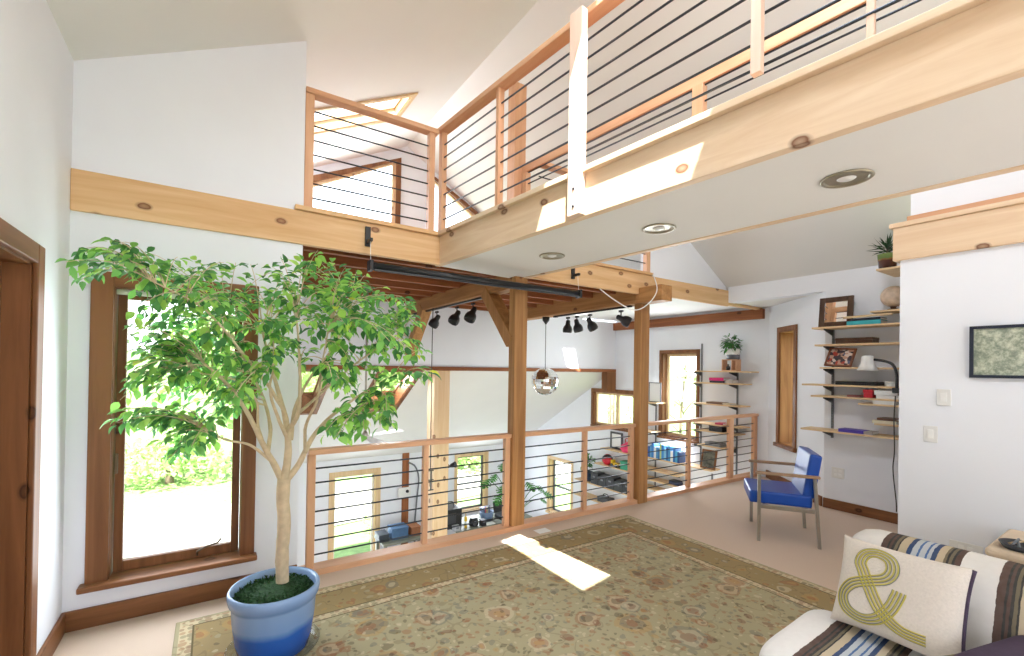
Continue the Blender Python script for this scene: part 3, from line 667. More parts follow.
MB().lathe([(.150, .02), (.168, .03), (.185, .10), (.196, .20), (.200, .275), (.203, .285), (.214, .30), (.219, .325), (.219, .345), (.212, .357), (.203, .355), (.196, .34), (.190, .30)], pc, 56, cap=True).build('pot', 'glaze', fig)
M['clear'] = glass_mat('clear plastic', (.86, .88, .88)); M['moss'] = flat('green moss', srgb(34, 70, 34), .95, 0, .45, 70, .8)
MB().lathe([(.17, .015), (.20, .017), (.222, .045), (.226, .045), (.204, .014), (.17, .012)], pc, 40, cap=False).build('saucer', 'clear', fig)
mb = MB(); R_ = random.Random(3)
mb.lathe([(.192, .315), (.15, .325), (.08, .333), (.0005, .336)], pc, 36)
for _ in range(900):
    a, r = R_.uniform(0, 6.283), .186 * math.sqrt(R_.random()); p = pc + V((r * math.cos(a), r * math.sin(a), .325)); k = R_.uniform(.004, .009); e = V((R_.gauss(0, 1), R_.gauss(0, 1), R_.uniform(.3, 1.4))).normalized()
    q = e.orthogonal().normalized()
    mb.add([p - q * k, p + q * k, p + e * k * 2.6], [(0, 1, 2)])
mo = mb.build('moss', 'moss', fig, fixn=False)
# trunk and limbs
M['figbark'] = flat('fig bark', srgb(212, 192, 160), .8, 0, .12, 28, .3)
limbs = []
def limb(pts, r0, r1):
    P = [tp(*p) for p in pts]; Q = []
    for i in range(len(P) - 1):
        a, b, c, d = P[max(i - 1, 0)], P[i], P[i + 1], P[min(i + 2, len(P) - 1)]
        for k in range(6):
            t = k / 6; Q.append(.5 * ((2 * b) + (c - a) * t + (2 * a - 5 * b + 4 * c - d) * t * t + (3 * b - a - 3 * c + d) * t ** 3))
    Q.append(P[-1]); n = len(Q)
    limbs.append((Q, [r0 + (r1 - r0) * i / (n - 1) for i in range(n)])); return Q
limb([(283, 592), (282, 560), (284, 525), (283, 500), (284, 478)], .034, .034)
limb([(283, 482), (274, 464), (262, 442, -.05), (247, 412, -.10), (228, 385, -.15), (200, 360, -.2)], .020, .005)
limb([(284, 482), (288, 455, .02), (287, 428, .03), (281, 400, .05), (272, 370, .08), (262, 330, .1)], .024, .005)
limb([(285, 482), (299, 464, .04), (311, 440, .08), (327, 420, .12), (350, 402, .16), (375, 385, .2)], .019, .005)
limb([(287, 432, .03), (298, 414, -.02), (300, 388, -.06), (299, 350, -.1), (296, 310, -.12)], .014, .004)
limb([(291, 440, .03), (296, 405, .1), (312, 375, .18), (335, 345, .25), (350, 310, .3)], .012, .004)
limb([(268, 452), (270, 425, .1), (262, 395, .18), (245, 360, .25), (225, 320, .3)], .012, .004)
limb([(272, 462), (250, 445, -.08), (226, 440, -.16), (205, 430, -.22)], .009, .003)
limb([(283, 410, .04), (268, 385, -.1), (240, 350, -.22), (205, 310, -.3), (150, 280, -.35)], .010, .003)
limb([(286, 436), (276, 412, -.06), (270, 388, -.12), (275, 360, -.18), (270, 320, -.22)], .010, .003)
limb([(305, 452, .05), (306, 425, .0), (318, 398, -.05), (322, 365, -.1), (330, 320, -.15)], .010, .003)
limb([(300, 412, -.02), (318, 396, .1), (345, 372, .15), (375, 350, .2), (405, 335, .22)], .009, .003)
limb([(265, 448), (258, 425, .0), (256, 400, -.05), (235, 380, -.1), (190, 372, -.2)], .009, .003)
limb([(320, 428, .1), (338, 422, .05), (362, 414, .02), (384, 402, .0)], .008, .003)
nodes = [(q, r) for Q, rr in limbs[1:] for q, r in list(zip(Q, rr))[10:]]
poly = [(100, 300), (62, 262), (70, 252), (112, 240), (160, 252), (215, 262), (262, 262), (300, 246), (345, 258), (362, 268), (412, 300), (432, 370), (425, 385), (380, 375), (392, 425), (345, 440), (312, 428), (345, 392), (300, 372), (268, 372), (262, 402), (205, 425), (182, 462), (165, 455), (160, 430), (110, 424), (132, 370), (120, 330), (140, 300)]
def inside(x, y):
    c = False; n = len(poly)
    for i in range(n):
        (x0, y0), (x1, y1) = poly[i], poly[(i + 1) % n]
        if (y0 > y) != (y1 > y) and x < (x1 - x0) * (y - y0) / (y1 - y0) + x0: c = not c
    return c
R_ = random.Random(11); twigs = []
tips = [(66, 262), (80, 254), (112, 244), (130, 262), (100, 272), (150, 262), (318, 250), (430, 372), (176, 456), (168, 440), (340, 432), (385, 420), (112, 420), (120, 400), (420, 350), (405, 305), (365, 285), (220, 262), (372, 415), (325, 432)]
tries = 0
while len(twigs) < 390 and tries < 20000:
    tries += 1
    if tips: px, py = tips.pop()
    else:
        px, py = R_.uniform(60, 436), R_.uniform(240, 470)
        if not inside(px, py) or (px < 150 and py < 300 and R_.random() < .6): continue
    d = max(-.5, min(.6, R_.gauss(.02, .26)))
    if px < 140: d = min(d, -.05) - .1
    e = tp(px, py, d)
    if e.y > 3.40: e = tp(px, py, d - .35)
    if e.y > 3.42: continue
    q, r = min(nodes, key=lambda n: (n[0] - e).length + (0.12 if n[0].z > e.z + .15 else 0) + R_.uniform(0, .15))
    L_ = (q - e).length
    ctl = q.lerp(e, .5) + V((0, 0, .22 * L_ + .02)); pts = [q.lerp(ctl, t).lerp(ctl.lerp(e, t), t) for t in [i / 8 for i in range(9)]]
    twigs.append((pts, min(r * .5, .0026)))
mb = MB()
for Q, rr in limbs: mb.tube(Q, rr, 10)
R2 = random.Random(5)
for i in range(len(mb.v)):
    v = mb.v[i]; k = noise.noise(v * 16) * .004; mb.v[i] = v + V((k, k * .6, 0))
mb.build('trunk', 'figbark', fig, fixn=False)
mb = MB()
for pts, r in twigs: mb.tube(pts, [r * (1 - .75 * i / 8) + .0008 for i in range(9)], 5, cap=False)
mb.build('branches', 'figbark', fig, fixn=False)
M['figleaf'] = leaf_mat('fig leaves', [(0, srgb(64, 118, 70)), (.3, srgb(90, 150, 82)), (.62, srgb(124, 184, 92)), (.9, srgb(166, 212, 100)), (.985, srgb(180, 220, 110)), (1, srgb(214, 212, 70))], .4)
mb = MB()
def leaf(p, d, up, L_, W_):
    d = d.normalized(); s = d.cross(up); s = s.normalized() if s.length > 1e-3 else d.orthogonal().normalized(); n = s.cross(d)
    a = p; prof = ((0, .0, 0), (.22, .42, .05), (.48, .5, .07), (.75, .3, .03), (1, .02, -.06))
    vs = []
    for t, w, z in prof: c = p + d * (t * L_) + n * (z * L_); vs += [c - s * (w * W_) + n * (w * W_ * .35), c, c + s * (w * W_) + n * (w * W_ * .35)]
    fs = []
    for i in range(4): fs += [(3 * i, 3 * i + 1, 3 * i + 4, 3 * i + 3), (3 * i + 1, 3 * i + 2, 3 * i + 5, 3 * i + 4)]
    mb.add(vs, fs, True)
for pts, r in twigs:
    L_ = (pts[-1] - pts[0]).length; n = int(7 + min(L_, .5) * 13)
    for i in range(n):
        t = .28 + .72 * (i + R_.random()) / n; k = min(int(t * 8), 7); f = t * 8 - k; p = pts[k].lerp(pts[k + 1], min(f, 1)); tang = (pts[k + 1] - pts[k]).normalized()
        az = R_.uniform(0, 6.283); o_ = V((math.cos(az), math.sin(az), 0)); d = tang * .55 + o_ * .7 + V((0, 0, R_.uniform(-.85, -.05)))
        p2 = p + d.normalized() * .018
        if p2.y > 3.44: continue
        up = V((R_.gauss(0, .35), R_.gauss(0, .35), 1))
        leaf(p2, d, up, R_.uniform(.044, .070), R_.uniform(.027, .039))
mb.build('foliage', 'figleaf', fig, fixn=False)

# ================================================================== BLUE ARMCHAIR
M['vinyl'] = flat('blue vinyl', srgb(14, 72, 166), .35, 0, .06, 6)
ang = math.radians(34.7)
ch = thing('armchair', 'blue vinyl armchair with square steel frame and wooden armrests', 'chair', (4.535, 2.175, 0), ang)
w2, d2 = .285, .225
def ob(mb, *a): return mb.box(*a)
fr = MB()
for sx in (-1, 1):
    MB().box(sx * w2 - .014, d2 - .014, 0, sx * w2 + .014, d2 + .014, .605).build('leg', 'chrome', ch, .003, local=True)
    MB().bar((sx * w2, -d2 - .02, 0), (sx * w2, -d2 + .02, .60), .026, .03, (1, 0, 0)).build('leg', 'chrome', ch, .003, local=True)
    MB().box(sx * w2 - .012, -d2 + .02, .30, sx * w2 + .012, d2 - .014, .335).build('side_rail', 'chrome', ch, .003, local=True)
    MB().box(sx * w2 - .022, -d2 - .02, .605, sx * w2 + .022, d2 + .03, .63).build('armrest', M.setdefault('greyoak', wood('grey oak', srgb(170, 140, 112), srgb(132, 104, 80), 'y', 0, .45)), ch, .008, local=True)
MB().box(-w2 + .012, d2 - .06, .30, w2 - .012, d2 - .035, .33).box(-w2 + .012, -d2 + .06, .30, w2 - .012, -d2 + .085, .33).build('cross_rail', 'chrome', ch, .003, local=True)
MB().box(-w2 + .02, -d2 + .03, .335, w2 - .02, d2 + .075, .445).build('seat', 'vinyl', ch, .018, local=True, seg=3)
ax_ = V((0, -.15, .99)).normalized(); ay_ = V((0, .99, .15)).normalized()
MB().obox(V((0, -d2 + .03, .615)), (1, 0, 0), ay_, ax_, w2 - .03, .048, .195).build('backrest', 'vinyl', ch, .02, local=True, seg=3)
for sx in (-.12, .12): MB().obox(V((sx, -d2 + .0, .44)), (1, 0, 0), ay_, ax_, .012, .01, .14).build('back_bracket', 'chrome', ch, local=True)

# ================================================================== SOFA AND PILLOWS
def stripe_mat(start):
    mt, nt, b = new_mat('striped woven cover'); L = nt.links.new; b.inputs['Roughness'].default_value = .95; b.inputs['Specular IOR Level'].default_value = .1
    tc = N(nt, 'ShaderNodeTexCoord'); s = N(nt, 'ShaderNodeSeparateXYZ'); L(tc.outputs['Object'], s.inputs[0])
    no = N(nt, 'ShaderNodeTexNoise', Scale=40.0, Detail=2.0); L(tc.outputs['Object'], no.inputs['Vector'])
    y = math_node(nt, 'ADD', s.outputs[1], math_node(nt, 'MULTIPLY', no.outputs[0], .006))
    t = math_node(nt, 'FRACT', math_node(nt, 'MAXIMUM', math_node(nt, 'DIVIDE', math_node(nt, 'SUBTRACT', start + .4, y), .355), -.1))
    w_, br, dk, ol, tn, nv, lg, bl = srgb(232, 228, 224), srgb(88, 66, 58), srgb(48, 48, 48), srgb(116, 106, 84), srgb(196, 180, 152), srgb(48, 72, 112), srgb(190, 196, 202), srgb(72, 108, 160)
    st = [(0, br), (.055, dk), (.075, br), (.10, dk), (.125, ol), (.15, dk), (.165, tn), (.24, nv), (.285, lg), (.335, bl), (.355, lg), (.405, bl), (.425, lg), (.455, nv), (.50, tn), (.56, ol), (.585, dk), (.605, ol), (.63, dk), (.65, br), (.70, w_)]
    r = ramp(nt, st, 'CONSTANT'); L(t, r.inputs[0])
    c = mixc(nt, math_node(nt, 'MULTIPLY', no.outputs[0], .18), r.outputs[0], srgb(170, 164, 158))
    wv = N(nt, 'ShaderNodeTexNoise', Scale=320.0); L(tc.outputs['Object'], wv.inputs['Vector']); bp_ = N(nt, 'ShaderNodeBump', Strength=.3, Distance=.004); L(wv.outputs[0], bp_.inputs['Height']); L(bp_.outputs[0], b.inputs['Normal'])
    L(c, b.inputs['Base Color']); return mt
M['stripe'] = stripe_mat(.755); M['stripe_seat'] = stripe_mat(.845)
def loft_y(sec, ys, name, parent, mat, ends=.03):
    """closed x-z section swept along y, rounded at both ends; vertices relative to world origin"""
    cx = sum(p[0] for p in sec) / len(sec); cz = sum(p[1] for p in sec) / len(sec); vs, n = [], len(sec)
    for y, k in ys:
        for x, z in sec: vs.append((cx + (x - cx) * k, y, cz + (z - cz) * k))
    fs = [[i * n + j, i * n + (j + 1) % n, (i + 1) * n + (j + 1) % n, (i + 1) * n + j] for i in range(len(ys) - 1) for j in range(n)]
    fs += [list(range(n)), list(range((len(ys) - 1) * n, len(ys) * n))[::-1]]
    mb = MB(); mb.add(vs, fs, True); return mb
def smooth_sec(pts, k=5):
    out = []; n = len(pts)
    for i in range(n):
        a, b, c, d = [V((*pts[(i + j) % n], 0)) for j in (-1, 0, 1, 2)]
        for s in range(k):
            t = s / k; q = .5 * ((2 * b) + (c - a) * t + (2 * a - 5 * b + 4 * c - d) * t * t + (3 * b - a - 3 * c + d) * t ** 3); out.append((q.x, q.y))
    return out
sofa = thing('sofa', 'armless sofa under a white, brown and blue striped woven cover', 'sofa', (2.25, -.4, 0))
back = smooth_sec([(2.26, .44), (2.30, .60), (2.37, .75), (2.45, .815), (2.55, .825), (2.63, .78), (2.68, .62), (2.70, .40), (2.66, .25), (2.46, .24), (2.30, .28)])
ysb = [(.872, .80), (.868, .90), (.845, .965), (.80, 1), (.5, 1.0), (.1, 1.01), (-.4, 1), (-.9, 1.01), (-1.6, 1), (-1.66, .95), (-1.68, .85)]
mb = loft_y(back, ysb, '', None, None)
for i, v in enumerate(mb.v): mb.v[i] = v + V((noise.noise(v * 5) * .010, 0, noise.noise(v * 4 + V((3, 0, 0))) * .012))
mb.build('back_cushion', 'stripe', sofa)
seat = smooth_sec([(1.80, .28), (1.775, .36), (1.80, .44), (1.90, .468), (2.10, .482), (2.26, .488), (2.36, .455), (2.37, .36), (2.35, .27), (2.10, .25)])
ys = [(.955, .82), (.95, .9), (.925, .97), (.88, 1), (.5, 1.01), (.0, 1), (-.6, 1.01), (-1.6, 1), (-1.68, .9)]
mb = loft_y(seat, ys, '', None, None)
for i, v in enumerate(mb.v): mb.v[i] = v + V((0, 0, noise.noise(v * 4) * .012))
mb.build('seat_cushion', 'stripe_seat', sofa)
MB().box(1.84, -1.62, .12, 2.64, .86, .27).build('base', 'dkgrey', sofa, .01)
for x, y in ((1.90, .80), (2.58, .80), (1.90, -1.56), (2.58, -1.56)): MB().lathe([(.018, .014), (.026, .12)], (x, y, 0), 14).build('leg', 'casing_z', sofa)

M['linen'] = flat('natural linen', srgb(212, 202, 192), .95, 0, .05, 120, .25, .1)
M['purple'] = flat('dark plum fabric', srgb(66, 52, 72), .9, 0, .1, 60)
M['mustard'] = flat('mustard thread', srgb(190, 176, 84), .9, 0, .05, 60)
M['ochreline'] = flat('grey blue thread', srgb(120, 124, 122), .9, 0, .05, 60)
def pillow_mesh(c, u, v, w, hu, hv, th, n=18, dent=.10):
    """puffy cushion in frame (u right, v up, w out); returns front and back grids"""
    def P(a, b, s):
        pin = 1 - dent * (1 - abs(a) ** 2.5) * abs(b) ** 3 * .6; pin2 = 1 - dent * (1 - abs(b) ** 2.5) * abs(a) ** 3 * .6
        t = th * (max(0, (1 - a ** 4)) * max(0, (1 - b ** 4))) ** .55
        return c + u * (a * hu * pin2) + v * (b * hv * pin) + w * (t * s)
    return P
pu = V((-.05, -.975, .02)).normalized(); pv0 = V((.34, -.46, .90)); pw = pu.cross(pv0).normalized(); pv = pw.cross(pu).normalized()
if pw.x > 0: pw = -pw
pc_ = V((2.235, .642, .676)); hu_, hv_ = .205, .176
P = pillow_mesh(pc_, pu, pv, pw, hu_, hv_, .058)
pil = thing('throw_pillow', 'natural linen pillow stitched with a striped ampersand, leaning on the sofa back', 'pillow', pc_)
def grid(P, s, n=20):
    mb = MB(); q = lambda i: math.sin((i / n * 2 - 1) * math.pi / 2)
    mb.add([P(q(i), q(j), s) for j in range(n + 1) for i in range(n + 1)], [(j * (n + 1) + i, j * (n + 1) + i + 1, (j + 1) * (n + 1) + i + 1, (j + 1) * (n + 1) + i) for j in range(n) for i in range(n)], True); return mb
a_ = grid(P, 1); b_ = grid(P, -1)
a_.build('front_panel', 'linen', pil); b_.build('back_panel', 'purple', pil)
# the ampersand: five parallel stitched lines following one path (pillow coordinates -1..1)
path = [(.62, -.62), (.30, -.60), (.02, -.36), (-.18, .02), (-.30, .30), (-.36, .46), (-.30, .66), (-.14, .74), (.04, .66), (.10, .46), (.02, .26), (-.22, .12), (-.46, -.04), (-.58, -.30), (-.48, -.56), (-.24, -.66), (-.02, -.56), (.14, -.30), (.22, -.02), (.24, .10)]
path = [(x * 1.12 - .14, y * 1.08 - .03) for x, y in path]
def cr(pts, k=8):
    out = []
    for i in range(len(pts) - 1):
        a, b, c, d = [V((*pts[max(0, min(len(pts) - 1, i + j))], 0)) for j in (-1, 0, 1, 2)]
        for s in range(k):
            t = s / k; out.append(.5 * ((2 * b) + (c - a) * t + (2 * a - 5 * b + 4 * c - d) * t * t + (3 * b - a - 3 * c + d) * t ** 3))
    out.append(V((*pts[-1], 0))); return out
cen = cr(path); am = None
for k in range(8):
    o_ = (k // 2 - 1.5) * .062 + (.018 if k % 2 else 0); pts = []
    for i, p in enumerate(cen):
        d = (cen[min(i + 1, len(cen) - 1)] - cen[max(i - 1, 0)]).normalized(); q = p + V((-d.y, d.x, 0)) * o_
        pts.append(P(q.x, q.y, 1) + pw * .0015)
    s = MB().tube(pts, .0030 if k % 2 == 0 else .0016, 5)
    s.build('ampersand_stitching', 'mustard' if k % 2 == 0 else 'ochreline', pil)
pe = [P(1.005, -.97 + 1.94 * i / 24, -.1) for i in range(25)]
MB().tube(pe, .007, 8).build('piping', 'purple', pil)
# second pillow cropped by the frame, lying nearer
pc2 = at(1070, 690, 'z', .60); u2 = V((-.35, -.93, .0)).normalized(); v2_ = V((.93, -.35, .10)); w2_ = u2.cross(v2_).normalized(); v2_ = w2_.cross(u2).normalized()
if w2_.z < 0: w2_ = -w2_
P2 = pillow_mesh(pc2, u2, v2_, w2_, .21, .19, .065)
pil2 = thing('throw_pillow', 'dark plum pillow with olive piped edge, cut off at the picture corner', 'pillow', pc2)
grid(P2, 1).build('front_panel', 'purple', pil2); grid(P2, -1).build('back_panel', 'white', pil2)
edge = [P2(a, b, 0) for a, b in [(math.sin((i / 20 * 2 - 1) * math.pi / 2), 1) for i in range(21)] + [(1, -math.sin((i / 20 * 2 - 1) * math.pi / 2)) for i in range(1, 21)] + [(-math.sin((i / 20 * 2 - 1) * math.pi / 2), -1) for i in range(1, 21)] + [(-1, math.sin((i / 20 * 2 - 1) * math.pi / 2)) for i in range(1, 21)]]
M['olive'] = flat('olive piping', srgb(120, 112, 84), .9, 0, .1)
MB().tube(edge, .011, 8, cap=False).build('piping', 'olive', pil2)
# tan ottoman by the partition with a small dark bundle on it
M['tan'] = flat('tan suede', srgb(216, 196, 172), .9, 0, .06, 10)
ot = thing('storage_ottoman', 'tan upholstered ottoman between the striped sofa and the white partition', 'ottoman', (3.99, .20, 0))
MB().box(3.70, -.25, .06, 4.28, .66, .50).build('body', 'tan', ot, .03, seg=3); MB().box(3.69, -.26, .505, 4.29, .67, .56).build('lid', 'tan', ot, .025, seg=3)
for x, y in ((3.78, .58), (4.2, .58), (3.78, -.17), (4.2, -.17)): MB().box(x - .02, y - .02, 0, x + .02, y + .02, .06).build('foot', 'black', ot)
q = at(1022, 548, 'z', .57)
bs = thing('wicker_tray', 'small dark woven tray of odds and ends on the tan ottoman', 'tray', (q.x, q.y, .561))
MB().lathe([(.02, .0), (.07, .004), (.088, .03), (.092, .03), (.074, -.0005), (.02, -.001)], (q.x, q.y, .562), 28).build('dish', 'dkgrey', bs)
mb = MB(); R_ = random.Random(2)
for i in range(5):
    a = R_.uniform(-.6, .6); c = V((q.x + R_.uniform(-.04, .04), q.y + R_.uniform(-.05, .05), .585 + i * .004)); e = V((math.cos(a), math.sin(a), .1)); MB().tube([c - e * .05, c + e * .05], .006, 8).build('stick', 'ply_x' if i % 2 else 'grey', bs)

# ================================================================== CEILING FITTINGS
g = 'recessed lights in the bridge ceiling'
for pt, lb in zip(CANS, ('smallest looking recessed can light, nearest the dark timber pillar', 'middle recessed can light of the three under the bridge', 'largest looking recessed can light, nearest the pine clad partition edge')):
    t = thing('recessed_light', lb, 'ceiling light', (pt.x, pt.y, 2.402), group=g)
    MB().lathe([(.078, -.001), (.098, -.001), (.100, -.006), (.094, -.010), (.082, -.008), (.078, -.001)], (pt.x, pt.y, 2.402), 36, cap=False).build('trim_ring', 'nickel', t)
    MB().lathe([(.080, -.004), (.076, -.0028), (.06, -.0018), (.0005, -.0014)], (pt.x, pt.y, 2.402), 32, cap=False).build('reflector', 'nickel', t)
    MB().lathe([(.0005, -.012), (.02, -.011), (.032, -.006), (.036, -.0035)], (pt.x, pt.y, 2.402), 24, cap=False).build('bulb', 'offwhite', t)

# track lights under the two timber beams
def track(name, label, x, y0, y1, z):
    t = thing(name, label, 'track', (x, (y0 + y1) / 2, z), group='lighting tracks'); MB().box(x - .018, y0, z - .02, x + .018, y1, z).build('rail', 'black', t, .003)
    MB().box(x - .022, y1 - .06, z - .026, x + .022, y1, z - .0005).build('feed_box', 'black', t, .003); return t
track('light_track', 'black lighting track under the timber beam with braces', 2.437, 4.2, 6.3, 2.30)
track('light_track', 'black lighting track under the timber beam above the mirror ball', 4.13, 3.70, 5.15, 2.295)
def spot(x, y, z, d, label):
    t = thing('track_spotlight', label, 'spotlight', (x, y, z), group='black track spotlights'); d = V(d).normalized(); p = V((x, y, z - .022))
    MB().box(x - .014, y - .03, z - .045, x + .014, y + .03, z - .021).build('adapter', 'black', t, .003)
    MB().tube([p - V((0, 0, .02)), p - V((0, 0, .085))], .007, 8).build('stem', 'black', t)
    c = p - V((0, 0, .10)); MB().lathe([(.001, -.062), (.020, -.058), (.030, -.045), (.032, -.01), (.036, .01), (.056, .035), (.066, .065), (.066, .10), (.060, .118), (.054, .115), (.045, .07), (.001, .05)], c, 24, cap=False, axis=d).build('shade', 'black', t)
    return t
for px, lb, d in ((437, 'cone shaped black spotlight furthest along the braced beam', (-.3, .5, -.8)), (457, 'black spotlight in the middle of three on the braced beam', (-.5, -.1, -.8)), (473, 'black spotlight on the braced beam closest to the timber pillar brace', (-.5, -.1, -.9))):
    q = at(px, 306, 'x', 2.437); spot(2.437, q.y, 2.28, d, lb)
for px, lb, d in ((568, 'black spotlight beside the mirror ball cord', (0, .1, -1)), (577, 'second black spotlight from the mirror ball cord', (.3, 0, -.9)), (590, 'third black spotlight from the mirror ball cord', (.5, -.1, -.8)), (621, 'lone black spotlight next to the dark timber pillar by the bookshelves', (.6, -.5, -.4))):
    q = at(px, 317, 'x', 4.13); spot(4.13, q.y, 2.275, d, lb)

# projector screen rolled up in its black case, hung from two brackets
ps = thing('projector_screen', 'black rolled up projector screen case hung under the loft edge', 'projector screen', (2.02, 3.42, 2.29))
MB().tube([(.99, 3.42, 2.285), (3.05, 3.42, 2.285)], .030, 18).build('case', 'black', ps)
MB().box(1.0, 3.39, 2.246, 3.04, 3.405, 2.262).build('pull_bar', 'dkgrey', ps, .003)
for x in (.975, 3.05): MB().box(x - .012, 3.38, 2.245, x + .018, 3.46, 2.325).build('end_cap', 'black', ps, .006)
for x in (.98, 3.05): MB().tube([(x, 3.42, 2.32), (x, 3.44, 2.50)], .0022, 6).build('hanging_cord', 'white', ps)
for x in (.98, 3.05):
    br = MB().box(x - .02, 3.500, 2.45, x + .02, 3.518, 2.60).build('bracket', 'black', ps, .002)
    MB().box(x - .012, 3.41, 2.47, x + .012, 3.500, 2.495).build('hook', 'black', br, .003)
# white cable looped off the beam end
pts = [at(653, 274, 'y', 3.49), at(657, 290, 'y', 3.16), at(648, 304, 'y', 3.17), at(634, 310, 'y', 3.18), at(616, 301, 'y', 3.30), at(600, 289, 'y', 3.49)]
tag(MB().tube(cr3(pts), .006, 8).build('cable', 'white', None), 'white cable looping from the beam end above the pillar', 'cable')
q = at(433, 312, 'x', 2.40)
tag(MB().tube([(2.40, q.y, 2.30), (2.40, q.y + .01, 1.9), (2.395, q.y, 1.55), (2.40, q.y, .2)], .006, 8).build('hanging_cable', 'dkgrey', None), 'dark cord hanging straight down from the braced beam track', 'cord')

# mirror ball
q = V((4.13, at(545, 382, 'x', 4.13).y, 1.34)); rb = .205
mbt = thing('mirror_ball', 'silver mirror ball hanging on a thin cord under the beam', 'disco ball', q)
M['mirror'] = flat('mirror facets', (.86, .87, .88), .06, 1, .04, 40)
mb = MB(); nl = 18
for i in range(nl):
    t0, t1 = math.pi * i / nl, math.pi * (i + 1) / nl; k = max(4, int(2 * nl * math.sin((t0 + t1) / 2)))
    for j in range(k):
        a0, a1 = 2 * math.pi * j / k, 2 * math.pi * (j + .96) / k; t1_ = t0 + (t1 - t0) * .96
        S = lambda t, a: q + V((math.sin(t) * math.cos(a), math.sin(t) * math.sin(a), math.cos(t))) * rb
        mb.add([S(t0, a0), S(t1_, a0), S(t1_, a1), S(t0, a1)], [(0, 1, 2, 3)])
ball = mb.build('mirror_tiles', 'mirror', mbt); ball['kind'] = 'stuff'
MB().lathe([(rb * .985 * math.sin(math.pi * i / 24) + .0003, -rb * .985 * math.cos(math.pi * i / 24)) for i in range(25)], q, 32, cap=False).build('core', 'grey', mbt)
MB().tube([q + V((0, 0, rb)), (q.x, q.y, 2.28)], .005, 8).build('cord', 'dkgrey', mbt)
MB().lathe([(.055, 0), (.05, -.05), (.02, -.09), (.006, -.11)], (q.x, q.y, 2.294), 20).build('ceiling_cap', 'black', mbt)

# ceiling fan
q = V((1.46, 5.2, .73))
fan = thing('ceiling_fan', 'white three bladed ceiling fan on a long rod over the workshop', 'ceiling fan', q)
MB().tube([q + V((0, 0, .08)), (q.x, q.y, 2.44)], .012, 10).build('rod', 'chrome', fan)
MB().lathe([(.015, -.04), (.035, -.03), (.042, .0), (.032, .035), (.014, .07)], q, 24).build('motor', 'chrome', fan)
MB().lathe([(.04, 0), (.045, -.02), (.015, -.04)], (q.x, q.y, 2.44), 20).build('canopy', 'chrome', fan)
for k in range(3):
    a = math.radians(150 + 120 * k); d = V((math.cos(a), math.sin(a), 0)); s = V((-d.y, d.x, .22)).normalized(); n = d.cross(s)
    poly = [d * .06 - s * .03, d * .58 - s * .065, d * .64 - s * .03, d * .64 + s * .03, d * .58 + s * .065, d * .06 + s * .03]
    MB().prism([q + p + V((0, 0, .0)) for p in poly], n * .008).build('blade', 'white', fan, .002)

# ================================================================== PARTITION WALL ITEMS
def glass_reflection_art():
    mt, nt, b = new_mat('framed print with painted reflection'); L = nt.links.new; b.inputs['Roughness'].default_value = .12
    tc = N(nt, 'ShaderNodeTexCoord'); n1 = N(nt, 'ShaderNodeTexNoise', Scale=26.0, Detail=7.0, Roughness=.7); L(tc.outputs['Object'], n1.inputs['Vector'])
    r = ramp(nt, [(.3, srgb(112, 124, 112)), (.46, srgb(150, 160, 142)), (.56, srgb(184, 190, 170)), (.7, srgb(214, 220, 200))]); L(n1.outputs[0], r.inputs[0])
    L(r.outputs[0], b.inputs['Base Color']); return mt
M['print'] = glass_reflection_art()  # reflection of foliage in the glass, painted as grey green noise
M['navyframe'] = flat('dark navy frame', srgb(28, 36, 54), .35, 0, .05)
pf = thing('picture_frame', 'dark framed picture on the white partition, grey green foliage reflection painted into its glass', 'picture', (XP, .62, 1.7))
ya, yb, za, zb_ = .30, .872, 1.518, 1.872; fw = .020
MB().box(XP - .028, ya, za, XP - .001, ya + fw, zb_).box(XP - .028, yb - fw, za, XP - .001, yb, zb_).box(XP - .028, ya + fw, za, XP - .001, yb - fw, za + fw).box(XP - .028, ya + fw, zb_ - fw, XP - .001, yb - fw, zb_).build('frame', 'navyframe', pf)
MB().box(XP - .016, ya + fw, za + fw, XP - .008, yb - fw, zb_ - fw).build('print', 'print', pf)
def plate(name, label, x, y, z, w, h, toggles=1, sock=False, axis='x'):
    t = thing(name, label, 'outlet' if sock else 'switch', (x, y, z))
    MB().box(x - .008, y - w / 2, z - h / 2, x - .0005, y + w / 2, z + h / 2).build('cover_plate', 'offwhite', t, .003)
    for i in range(toggles):
        yy = y + (i - (toggles - 1) / 2) * .046
        if sock:
            for dz in (-.022, .022): MB().box(x - .011, yy - .014, z + dz - .014, x - .0075, yy + .014, z + dz + .014).build('socket', 'white', t, .002)
        else: MB().box(x - .014, yy - .016, z - .032, x - .0075, yy + .016, z + .032).build('rocker', 'white', t, .002)
    return t
plate('light_switch', 'white wall switch plate higher up, closer to the framed print with painted reflection', XP, 1.006, 1.372, .078, .118)
plate('light_switch', 'white wall switch plate lower down on the partition', XP, 1.076, 1.10, .080, .120)
plate('power_outlet', 'white wide plate low on the partition behind the sofa', XP, .885, .31, .17, .115, 2, True)
plate('power_outlet', 'white double outlet low on the wall behind the blue armchair', XS, 2.218, .415, .125, .118, 2, True)

